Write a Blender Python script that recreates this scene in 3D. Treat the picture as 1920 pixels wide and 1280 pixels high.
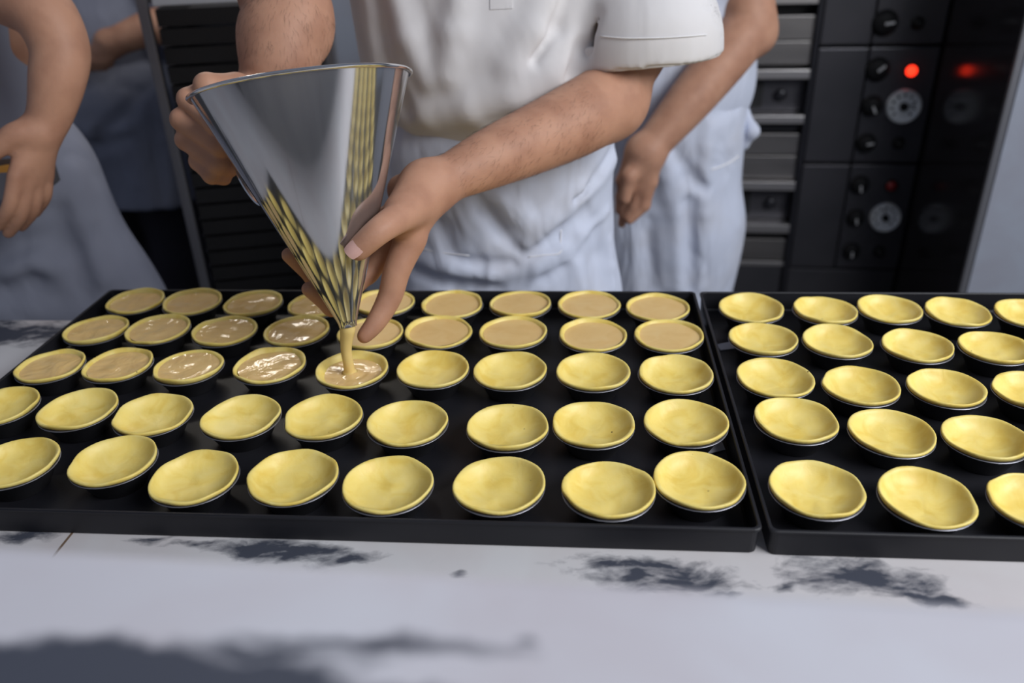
import bpy, bmesh, math, random
import numpy as np
from mathutils import Vector, Matrix

# ------------------------------------------------------------------ clear
for o in list(bpy.data.objects):
    bpy.data.objects.remove(o, do_unlink=True)
scene = bpy.context.scene
COL = scene.collection
random.seed(7)
PI = math.pi

# ------------------------------------------------------------------ camera
FPX, PIT, ROLL, ZC = 1542.39, math.radians(27.827), math.radians(-2.0416), 1.384
_F = np.array([0, math.cos(PIT), -math.sin(PIT)])
_U0 = np.array([0, math.sin(PIT), math.cos(PIT)])
_X0 = np.array([1.0, 0, 0])
_X = math.cos(ROLL) * _X0 + math.sin(ROLL) * _U0
_U = -math.sin(ROLL) * _X0 + math.cos(ROLL) * _U0
CAM = np.array([0, 0, ZC])
cd = bpy.data.cameras.new('camera')
cam = bpy.data.objects.new('camera', cd)
COL.objects.link(cam)
M = Matrix.Identity(4)
for r in range(3):
    M[r][0], M[r][1], M[r][2], M[r][3] = _X[r], _U[r], -_F[r], CAM[r]
cam.matrix_world = M
cd.sensor_width = 36.0
cd.lens = FPX / 1920 * 36
cd.clip_start = 0.02
cd.dof.use_dof = True
cd.dof.focus_distance = 0.82
cd.dof.aperture_fstop = 3.3
scene.camera = cam

# ------------------------------------------------------------------ world, lights, exposure
w = bpy.data.worlds.new('world')
scene.world = w
w.use_nodes = True
bgn = w.node_tree.nodes['Background']
bgn.inputs[0].default_value = (0.52, 0.60, 0.80, 1)
bgn.inputs[1].default_value = 0.22


def area(name, loc, target, sx, sy, power, col):
    l = bpy.data.lights.new(name, 'AREA')
    l.shape = 'RECTANGLE'
    l.size, l.size_y = sx, sy
    l.energy = power
    l.color = col
    o = bpy.data.objects.new(name, l)
    COL.objects.link(o)
    o.location = loc
    o.rotation_euler = (Vector(target) - Vector(loc)).to_track_quat('-Z', 'Y').to_euler()
    return o


area('shop_front_light', (1.6, -0.28, 2.35), (0.1, 0.95, 0.95), 1.5, 1.1, 52, (0.95, 0.97, 1.0))
area('ceiling_lamp_light', (-0.50, 2.22, 2.0), (-0.3, 1.0, 0.9), 0.9, 0.10, 4.5, (1.0, 0.93, 0.84))
vs = scene.view_settings
vs.view_transform = 'Standard'
vs.look = 'None'
vs.gamma = 1.0
vs.use_curve_mapping = False
vs.exposure = 0.14


# ------------------------------------------------------------------ pixel -> direction helpers
def ray(u, v):
    return _F + (u - 960) / FPX * _X + (640 - v) / FPX * _U


def py(u, v, y):
    d = ray(u, v)
    return CAM + d * (y / d[1])


def pz(u, v, z):
    d = ray(u, v)
    return CAM + d * ((z - ZC) / d[2])


def plane_hit(u, v, p0, n):
    d = ray(u, v)
    return CAM + d * (np.dot(p0 - CAM, n) / np.dot(d, n))


# ------------------------------------------------------------------ object helpers
def put(o, parent=None):
    COL.objects.link(o)
    if parent is not None:
        o.parent = parent
    return o


def tag(o, label=None, cat=None, group=None, kind=None):
    if label: o['label'] = label
    if cat: o['category'] = cat
    if group: o['group'] = group
    if kind: o['kind'] = kind
    return o


def empty(name, loc=(0, 0, 0), rz=0.0):
    o = bpy.data.objects.new(name, None)
    o.empty_display_size = 0.05
    COL.objects.link(o)
    o.location = loc
    o.rotation_euler = (0, 0, rz)
    return o


def mesh_obj(name, verts, faces, mat, parent=None, smooth=False):
    me = bpy.data.meshes.new(name)
    me.from_pydata([tuple(map(float, v)) for v in verts], [], [tuple(map(int, f)) for f in faces])
    me.update()
    if smooth:
        me.shade_smooth()
    if mat is not None:
        me.materials.append(mat)
    return put(bpy.data.objects.new(name, me), parent)


class MB:
    def __init__(s):
        s.v, s.f = [], []

    def add(s, v, f):
        n = len(s.v)
        s.v += [tuple(p) for p in v]
        s.f += [tuple(i + n for i in q) for q in f]
        return s

    def box(s, x0, x1, y0, y1, z0, z1, bev=0.0):
        if bev <= 0:
            v = [(x, y, z) for z in (z0, z1) for y in (y0, y1) for x in (x0, x1)]
            return s.add(v, [(0, 2, 3, 1), (4, 5, 7, 6), (0, 1, 5, 4), (2, 6, 7, 3), (0, 4, 6, 2), (1, 3, 7, 5)])
        bm = bmesh.new()
        bmesh.ops.create_cube(bm, size=1.0)
        bmesh.ops.scale(bm, vec=(x1 - x0, y1 - y0, z1 - z0), verts=bm.verts)
        bmesh.ops.translate(bm, vec=((x0 + x1) / 2, (y0 + y1) / 2, (z0 + z1) / 2), verts=bm.verts)
        bmesh.ops.bevel(bm, geom=list(bm.edges), offset=bev, segments=2, affect='EDGES', profile=0.6)
        bm.verts.index_update()
        s.add([v.co[:] for v in bm.verts], [[v.index for v in f.verts] for f in bm.faces])
        bm.free()
        return s

    def lathe(s, prof, n=32, a0=np.zeros(3), ax=None, closed_end=True):
        """prof: (r, h) list around axis ax through a0"""
        ax = np.array([0, 0, 1.0]) if ax is None else np.asarray(ax) / np.linalg.norm(ax)
        t = np.array([1.0, 0, 0]) if abs(ax[0]) < 0.9 else np.array([0, 1.0, 0])
        e1 = np.cross(ax, t); e1 /= np.linalg.norm(e1)
        e2 = np.cross(ax, e1)
        V, Fc = [], []
        for (r, h) in prof:
            for i in range(n):
                a = 2 * PI * i / n
                V.append(np.asarray(a0) + ax * h + r * (math.cos(a) * e1 + math.sin(a) * e2))
        for j in range(len(prof) - 1):
            for i in range(n):
                k = (i + 1) % n
                Fc.append((j * n + i, j * n + k, (j + 1) * n + k, (j + 1) * n + i))
        if closed_end:
            Fc.append(tuple(range(n))[::-1])
            Fc.append(tuple(range((len(prof) - 1) * n, len(prof) * n)))
        return s.add(V, Fc)

    def tube(s, pts, rad, n=10):
        pts = [np.asarray(p, float) for p in pts]
        rad = rad if hasattr(rad, '__len__') else [rad] * len(pts)
        V, Fc = [], []
        ref = None
        for i, p in enumerate(pts):
            t = pts[min(i + 1, len(pts) - 1)] - pts[max(i - 1, 0)]
            t = t / (np.linalg.norm(t) + 1e-12)
            if ref is None:
                ref = np.array([0, 0, 1.0]) if abs(t[2]) < 0.9 else np.array([1.0, 0, 0])
            e1 = ref - t * np.dot(ref, t); e1 /= np.linalg.norm(e1)
            ref = e1
            e2 = np.cross(t, e1)
            for k in range(n):
                a = 2 * PI * k / n
                V.append(p + rad[i] * (math.cos(a) * e1 + math.sin(a) * e2))
        for j in range(len(pts) - 1):
            for i in range(n):
                k = (i + 1) % n
                Fc.append((j * n + i, j * n + k, (j + 1) * n + k, (j + 1) * n + i))
        Fc.append(tuple(range(n))[::-1])
        Fc.append(tuple(range((len(pts) - 1) * n, len(pts) * n)))
        return s.add(V, Fc)

    def build(s, name, mat, parent=None, smooth=False):
        return mesh_obj(name, s.v, s.f, mat, parent, smooth)


def spline(pts, n):
    """Catmull-Rom through pts"""
    P = [np.asarray(p, float) for p in pts]
    P = [2 * P[0] - P[1]] + P + [2 * P[-1] - P[-2]]
    out = []
    for i in range(1, len(P) - 2):
        for j in range(n):
            t = j / n
            a, b, c, d = P[i - 1], P[i], P[i + 1], P[i + 2]
            out.append(0.5 * (2 * b + (c - a) * t + (2 * a - 5 * b + 4 * c - d) * t * t + (3 * b - a - 3 * c + d) * t ** 3))
    out.append(P[-2])
    return out


# ------------------------------------------------------------------ materials
MATS = {}


def mat(name, col, rough=0.5, metal=0.0, spec=0.5, noise=None, bump=None, sss=0.0, sss_col=None, emit=None, coat=0.0, sheen=0.0, wrinkle=0.0):
    m = bpy.data.materials.new(name)
    m.use_nodes = True
    nt = m.node_tree
    b = nt.nodes['Principled BSDF']
    b.inputs['Base Color'].default_value = (*col, 1)
    b.inputs['Roughness'].default_value = rough
    b.inputs['Metallic'].default_value = metal
    b.inputs['Specular IOR Level'].default_value = spec
    if coat:
        b.inputs['Coat Weight'].default_value = coat
        b.inputs['Coat Roughness'].default_value = 0.08
    if sheen:
        b.inputs['Sheen Weight'].default_value = sheen
    if sss:
        b.inputs['Subsurface Weight'].default_value = sss
        b.inputs['Subsurface Radius'].default_value = sss_col or (1, 0.4, 0.2)
        b.inputs['Subsurface Scale'].default_value = 0.006
    if emit:
        b.inputs['Emission Color'].default_value = (*emit[0], 1)
        b.inputs['Emission Strength'].default_value = emit[1]
    tc = nt.nodes.new('ShaderNodeTexCoord')
    if noise:   # (scale, detail, colour2, lo, hi, stretch)
        sc, det, c2, lo, hi = noise[:5]
        tex = nt.nodes.new('ShaderNodeTexNoise')
        tex.inputs['Scale'].default_value = sc
        tex.inputs['Detail'].default_value = det
        if len(noise) > 5:
            mp = nt.nodes.new('ShaderNodeMapping')
            mp.inputs['Scale'].default_value = noise[5]
            nt.links.new(tc.outputs['Object'], mp.inputs[0])
            nt.links.new(mp.outputs[0], tex.inputs['Vector'])
        else:
            nt.links.new(tc.outputs['Object'], tex.inputs['Vector'])
        mr = nt.nodes.new('ShaderNodeMapRange')
        mr.inputs[1].default_value, mr.inputs[2].default_value = lo, hi
        nt.links.new(tex.outputs['Fac'], mr.inputs[0])
        mx = nt.nodes.new('ShaderNodeMix')
        mx.data_type = 'RGBA'
        mx.inputs[6].default_value = (*col, 1)
        mx.inputs[7].default_value = (*c2, 1)
        nt.links.new(mr.outputs[0], mx.inputs[0])
        nt.links.new(mx.outputs[2], b.inputs['Base Color'])
    if bump:    # (scale, detail, strength, distance[, stretch])
        tex = nt.nodes.new('ShaderNodeTexNoise')
        tex.inputs['Scale'].default_value = bump[0]
        tex.inputs['Detail'].default_value = bump[1]
        if len(bump) > 4:
            mp = nt.nodes.new('ShaderNodeMapping')
            mp.inputs['Scale'].default_value = bump[4]
            nt.links.new(tc.outputs['Object'], mp.inputs[0])
            nt.links.new(mp.outputs[0], tex.inputs['Vector'])
        else:
            nt.links.new(tc.outputs['Object'], tex.inputs['Vector'])
        bp = nt.nodes.new('ShaderNodeBump')
        bp.inputs['Strength'].default_value = bump[2]
        bp.inputs['Distance'].default_value = bump[3]
        nt.links.new(tex.outputs['Fac'], bp.inputs['Height'])
        nt.links.new(bp.outputs[0], b.inputs['Normal'])
    if wrinkle:
        tex2 = nt.nodes.new('ShaderNodeTexNoise')
        tex2.inputs['Scale'].default_value = 9
        tex2.inputs['Detail'].default_value = 2.2
        tex2.inputs['Roughness'].default_value = .5
        tex2.inputs['Distortion'].default_value = .5
        mp = nt.nodes.new('ShaderNodeMapping')
        mp.inputs['Scale'].default_value = (1.6, 1.0, .7)
        mp.inputs['Rotation'].default_value = (0, .5, 0)
        nt.links.new(tc.outputs['Object'], mp.inputs[0])
        nt.links.new(mp.outputs[0], tex2.inputs['Vector'])
        b2 = nt.nodes.new('ShaderNodeBump')
        b2.inputs['Strength'].default_value = wrinkle
        b2.inputs['Distance'].default_value = .022
        nt.links.new(tex2.outputs['Fac'], b2.inputs['Height'])
        nt.links.new(b2.outputs[0], bp.inputs['Normal'])
    MATS[name] = m
    return m


def marble(name, blobs, base=(0.66, 0.65, 0.66), rough=0.4, fine=1.0, solid=.0):
    """white marble; blobs = (cx, cy, half length, half width, angle, strength) of grey veins in object x/y"""
    m = bpy.data.materials.new(name)
    m.use_nodes = True
    nt = m.node_tree
    L = nt.links.new
    b = nt.nodes['Principled BSDF']
    b.inputs['Roughness'].default_value = rough
    tc = nt.nodes.new('ShaderNodeTexCoord')
    # distort coordinates
    n1 = nt.nodes.new('ShaderNodeTexNoise')
    n1.inputs['Scale'].default_value = 22 * fine
    n1.inputs['Detail'].default_value = 5
    L(tc.outputs['Object'], n1.inputs['Vector'])
    sub = nt.nodes.new('ShaderNodeVectorMath'); sub.operation = 'SUBTRACT'
    sub.inputs[1].default_value = (0.5, 0.5, 0.5)
    L(n1.outputs['Color'], sub.inputs[0])
    scl = nt.nodes.new('ShaderNodeVectorMath'); scl.operation = 'SCALE'
    scl.inputs['Scale'].default_value = 0.030 / fine
    L(sub.outputs[0], scl.inputs[0])
    add = nt.nodes.new('ShaderNodeVectorMath'); add.operation = 'ADD'
    L(tc.outputs['Object'], add.inputs[0]); L(scl.outputs[0], add.inputs[1])
    # faint general veining
    n2 = nt.nodes.new('ShaderNodeTexNoise')
    n2.inputs['Scale'].default_value = 5 * fine
    n2.inputs['Detail'].default_value = 8
    n2.inputs['Distortion'].default_value = 1.2
    L(tc.outputs['Object'], n2.inputs['Vector'])
    mr = nt.nodes.new('ShaderNodeMapRange')
    mr.inputs[1].default_value, mr.inputs[2].default_value = 0.35, 0.75
    L(n2.outputs['Fac'], mr.inputs[0])
    mx = nt.nodes.new('ShaderNodeMix'); mx.data_type = 'RGBA'
    mx.inputs[6].default_value = (*base, 1)
    mx.inputs[7].default_value = (base[0] * .90, base[1] * .84, base[2] * .83, 1)
    L(mr.outputs[0], mx.inputs[0])
    # second fine streak noise modulating the blobs
    n3 = nt.nodes.new('ShaderNodeTexNoise')
    n3.inputs['Scale'].default_value = 48 * fine
    n3.inputs['Detail'].default_value = 9
    n3.inputs['Roughness'].default_value = .62
    mp3 = nt.nodes.new('ShaderNodeMapping'); mp3.inputs['Scale'].default_value = (0.5, 1.4, 1)
    mp3.inputs['Rotation'].default_value = (0, 0, -0.5)
    L(add.outputs[0], mp3.inputs[0]); L(mp3.outputs[0], n3.inputs['Vector'])
    last = None
    for (cx, cy, a, bb, ang, st) in blobs:
        mp = nt.nodes.new('ShaderNodeMapping')
        mp.vector_type = 'TEXTURE'
        mp.inputs['Location'].default_value = (cx, cy, 0)
        mp.inputs['Rotation'].default_value = (0, 0, ang)
        mp.inputs['Scale'].default_value = (a, bb, 50)
        L(add.outputs[0], mp.inputs[0])
        ln = nt.nodes.new('ShaderNodeVectorMath'); ln.operation = 'LENGTH'
        L(mp.outputs[0], ln.inputs[0])
        r = nt.nodes.new('ShaderNodeMapRange')
        r.inputs[1].default_value, r.inputs[2].default_value = 1.5, 0.25
        r.inputs[3].default_value, r.inputs[4].default_value = 0, st
        L(ln.outputs['Value'], r.inputs[0])
        if last is None:
            last = r.outputs[0]
        else:
            mm = nt.nodes.new('ShaderNodeMath'); mm.operation = 'MAXIMUM'
            L(last, mm.inputs[0]); L(r.outputs[0], mm.inputs[1])
            last = mm.outputs[0]
    col = mx.outputs[2]
    if last is not None:
        ma = nt.nodes.new('ShaderNodeMath'); ma.operation = 'MULTIPLY_ADD'
        L(n3.outputs['Fac'], ma.inputs[0]); ma.inputs[1].default_value = 2.2 * (1 - solid); ma.inputs[2].default_value = -1.1 * (1 - solid)
        sm = nt.nodes.new('ShaderNodeMath'); sm.operation = 'ADD'
        L(last, sm.inputs[0]); L(ma.outputs[0], sm.inputs[1])
        mu = nt.nodes.new('ShaderNodeMapRange')
        mu.inputs[1].default_value, mu.inputs[2].default_value = 0.38, 1.0
        mu.inputs[3].default_value, mu.inputs[4].default_value = 0.0, 0.97
        L(sm.outputs[0], mu.inputs[0])
        m2 = nt.nodes.new('ShaderNodeMix'); m2.data_type = 'RGBA'
        L(mu.outputs[0], m2.inputs[0]); L(col, m2.inputs[6])
        m2.inputs[7].default_value = (0.045, 0.052, 0.075, 1)
        col = m2.outputs[2]
    L(col, b.inputs['Base Color'])
    MATS[name] = m
    return m


mat('floor_tile', (0.10, 0.095, 0.09), 0.5, noise=(6, 4, (0.06, 0.06, 0.06), .4, .7))
mat('wall_plaster', (0.62, 0.63, 0.66), 0.7, noise=(4, 5, (0.48, 0.49, 0.53), .4, .7))
mat('tray_black', (0.0105, 0.0105, 0.0140), 0.48, spec=.35, noise=(7, 6, (0.019, 0.019, 0.023), .42, .75), bump=(600, 2, .12, .0005))
mat('tin_metal_shaded', (0.075, 0.075, 0.085), 0.5, 0.6)  # tin body painted dark for the shade below the rims
mat('steel', (0.58, 0.585, 0.60), 0.10, 0.92, noise=(3, 4, (0.48, 0.48, 0.50), .35, .7, (1, 1, 1)), bump=(900, 2, .03, .0002))
mat('steel_rim', (0.78, 0.78, 0.78), 0.16, 1.0)
mat('oven_steel', (0.30, 0.285, 0.28), 0.38, 0.9, noise=(3, 5, (0.22, 0.21, 0.21), .35, .7, (1, 1, 6)))
mat('oven_light_steel', (0.55, 0.53, 0.53), 0.32, 0.9)
mat('oven_dark', (0.030, 0.030, 0.038), 0.32, 0.4, noise=(5, 4, (0.022, 0.022, 0.027), .4, .7))
mat('oven_panel', (0.085, 0.083, 0.094), 0.36, 0.6, noise=(4, 4, (0.062, 0.062, 0.072), .4, .7))
mat('oven_gloss', (0.012, 0.011, 0.013), 0.16, 0.0, .35)
mat('recess_black', (0.006, 0.006, 0.007), 0.6)
mat('knob_black', (0.008, 0.008, 0.009), 0.6, spec=.2)
mat('bezel', (0.62, 0.64, 0.66), 0.35, 0.4)
mat('pointer_white', (0.55, 0.55, 0.56), 0.4)
mat('dial_white', (0.85, 0.88, 0.90), 0.4)
mat('ink_black', (0.02, 0.02, 0.02), 0.5)
mat('lamp_red_lit', (0.9, 0.05, 0.02), 0.3, emit=((1.0, 0.035, 0.012), 2.2))
mat('lamp_red_off', (0.22, 0.012, 0.012), 0.3)
mat('rack_steel', (0.26, 0.26, 0.28), 0.4, 0.7)
mat('rack_tray', (0.012, 0.0115, 0.012), 0.5)
mat('cloth_shirt', (0.68, 0.66, 0.665), 0.9, spec=.2, sheen=.15, noise=(9, 4, (0.61, 0.585, 0.58), .4, .75), bump=(900, 2, .15, .0006), wrinkle=0.2)
mat('cloth_apron', (0.59, 0.63, 0.75), 0.9, spec=.2, sheen=.15, noise=(11, 4, (0.56, 0.575, 0.65), .45, .75), bump=(900, 2, .15, .0006), wrinkle=0.8)
mat('cloth_white_shaded', (0.31, 0.325, 0.40), 0.9, spec=.2, noise=(7, 4, (0.26, 0.275, 0.34), .4, .75), bump=(700, 2, .15, .0006), wrinkle=0.5)  # white cloth, base darkened to stand for the dimmer light on the left
mat('cloth_dark', (0.030, 0.028, 0.036), 0.9, spec=.2)
mat('stitch', (0.80, 0.79, 0.80), 0.9, spec=.1)
mat('shoe', (0.03, 0.03, 0.03), 0.5)
mat('hair', (0.045, 0.026, 0.016), 0.6)
mat('skin', (0.50, 0.268, 0.175), 0.55, spec=.3, noise=(22, 5, (0.38, 0.19, 0.122), .42, .72), bump=(260, 5, .25, .0008), sss=.12)
mat('skin_hand', (0.50, 0.265, 0.185), 0.5, spec=.4, noise=(30, 5, (0.42, 0.20, 0.135), .42, .72), bump=(260, 5, .25, .0008), sss=.12)
mat('nail', (0.60, 0.36, 0.31), 0.3, spec=.5)
mat('paper', (0.55, 0.56, 0.62), 0.6)
mat('grout', (0.16, 0.10, 0.06), 0.8)
mat('tin_lip', (0.22, 0.22, 0.25), 0.4, 0.7)
mat('orange_food', (0.80, 0.36, 0.03), 0.5)
mat('custard_stream', (0.80, 0.60, 0.23), 0.22, spec=.5, sss=.2, sss_col=(1, .7, .3))


def food_mats():
    for name, c, c2, c3, ro, bmp in (
            ('dough', (0.88, 0.69, 0.195), (0.91, 0.745, 0.265), (0.81, 0.59, 0.12), 0.46, (60, 4, .35, .0012)),
            ('custard', (0.82, 0.56, 0.23), (0.84, 0.60, 0.265), (0.78, 0.515, 0.20), 0.5, (25, 2, .12, .0008)),
            ('custard_wet', (0.80, 0.55, 0.23), (0.82, 0.58, 0.26), (0.74, 0.49, 0.20), 0.09, (30, 2.5, .55, .0035))):
        m = bpy.data.materials.new(name)
        m.use_nodes = True
        nt = m.node_tree
        L = nt.links.new
        b = nt.nodes['Principled BSDF']
        b.inputs['Roughness'].default_value = ro
        b.inputs['Specular IOR Level'].default_value = 0.5
        b.inputs['Subsurface Weight'].default_value = 0.12
        b.inputs['Subsurface Radius'].default_value = (1, .7, .25)
        b.inputs['Subsurface Scale'].default_value = 0.005
        tc = nt.nodes.new('ShaderNodeTexCoord')
        oi = nt.nodes.new('ShaderNodeObjectInfo')
        ad = nt.nodes.new('ShaderNodeVectorMath'); ad.operation = 'MULTIPLY_ADD'
        ad.inputs[1].default_value = (1, 1, 1)
        cb = nt.nodes.new('ShaderNodeCombineXYZ')
        ml = nt.nodes.new('ShaderNodeMath'); ml.operation = 'MULTIPLY'; ml.inputs[1].default_value = 13.0
        L(oi.outputs['Random'], ml.inputs[0])
        L(ml.outputs[0], cb.inputs[0]); L(ml.outputs[0], cb.inputs[2])
        L(tc.outputs['Object'], ad.inputs[0]); L(cb.outputs[0], ad.inputs[2])
        n1 = nt.nodes.new('ShaderNodeTexNoise'); n1.inputs['Scale'].default_value = 45; n1.inputs['Detail'].default_value = 5
        n1.inputs['Distortion'].default_value = 0.8
        L(ad.outputs[0], n1.inputs['Vector'])
        rp = nt.nodes.new('ShaderNodeValToRGB')
        rp.color_ramp.elements[0].position = .3; rp.color_ramp.elements[0].color = (*c3, 1)
        rp.color_ramp.elements[1].position = .75; rp.color_ramp.elements[1].color = (*c2, 1)
        e = rp.color_ramp.elements.new(.5); e.color = (*c, 1)
        L(n1.outputs['Fac'], rp.inputs[0])
        col = rp.outputs[0]
        if name == 'dough':    # rare dark specks
            n2 = nt.nodes.new('ShaderNodeTexVoronoi'); n2.inputs['Scale'].default_value = 75
            L(ad.outputs[0], n2.inputs['Vector'])
            n4 = nt.nodes.new('ShaderNodeTexNoise'); n4.inputs['Scale'].default_value = 33
            L(ad.outputs[0], n4.inputs['Vector'])
            r2 = nt.nodes.new('ShaderNodeMapRange')
            r2.inputs[1].default_value, r2.inputs[2].default_value = .09, .05
            L(n2.outputs['Distance'], r2.inputs[0])
            r4 = nt.nodes.new('ShaderNodeMapRange')
            r4.inputs[1].default_value, r4.inputs[2].default_value = .60, .66
            L(n4.outputs['Fac'], r4.inputs[0])
            mu = nt.nodes.new('ShaderNodeMath'); mu.operation = 'MULTIPLY'
            L(r2.outputs[0], mu.inputs[0]); L(r4.outputs[0], mu.inputs[1])
            mx = nt.nodes.new('ShaderNodeMix'); mx.data_type = 'RGBA'
            L(mu.outputs[0], mx.inputs[0]); L(col, mx.inputs[6]); mx.inputs[7].default_value = (.12, .075, .02, 1)
            col = mx.outputs[2]
        L(col, b.inputs['Base Color'])
        n3 = nt.nodes.new('ShaderNodeTexNoise'); n3.inputs['Scale'].default_value = bmp[0]; n3.inputs['Detail'].default_value = bmp[1]
        n3.inputs['Distortion'].default_value = 1.5
        L(ad.outputs[0], n3.inputs['Vector'])
        bp = nt.nodes.new('ShaderNodeBump')
        bp.inputs['Strength'].default_value, bp.inputs['Distance'].default_value = bmp[2], bmp[3]
        L(n3.outputs['Fac'], bp.inputs['Height']); L(bp.outputs[0], b.inputs['Normal'])
        MATS[name] = m


food_mats()


# ------------------------------------------------------------------ signed-distance modelling (bodies and clothes)
def smin(a, b, k):
    if k <= 0: return np.minimum(a, b)
    h = np.clip(0.5 + 0.5 * (b - a) / k, 0, 1)
    return b + (a - b) * h - k * h * (1 - h)


def smax(a, b, k):
    return -smin(-a, -b, k)


class Cap:
    def __init__(s, a, b, ra, rb):
        s.a, s.b = np.asarray(a, np.float32), np.asarray(b, np.float32)
        s.ra, s.rb = ra, rb
        s.c = (s.a + s.b) / 2
        s.R = float(np.linalg.norm(s.b - s.a)) / 2 + max(ra, rb)

    def d(s, P):
        ba = s.b - s.a
        t = np.clip(((P - s.a) @ ba) / (ba @ ba + 1e-12), 0, 1)
        q = P - s.a - t[:, None] * ba
        return np.sqrt((q * q).sum(1)) - (s.ra + (s.rb - s.ra) * t)


class Ell:
    def __init__(s, c, r, rot=None):
        s.c = np.asarray(c, np.float32)
        s.r = np.asarray(r, np.float32)
        s.m = None if rot is None else np.asarray(rot, np.float32)   # rows = axes
        s.R = float(max(r))

    def d(s, P):
        q = P - s.c
        if s.m is not None: q = q @ s.m.T
        k0 = np.sqrt(((q / s.r) ** 2).sum(1))
        k1 = np.sqrt(((q / s.r ** 2) ** 2).sum(1)) + 1e-9
        return k0 * (k0 - 1) / k1


class Half:
    """everything on the +n side of p (for cutting)"""
    def __init__(s, p, n):
        s.p = np.asarray(p, np.float32)
        s.n = np.asarray(n, np.float32) / np.linalg.norm(n)
        s.c, s.R = s.p, 1e6

    def d(s, P):
        return -((P - s.p) @ s.n)


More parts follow.
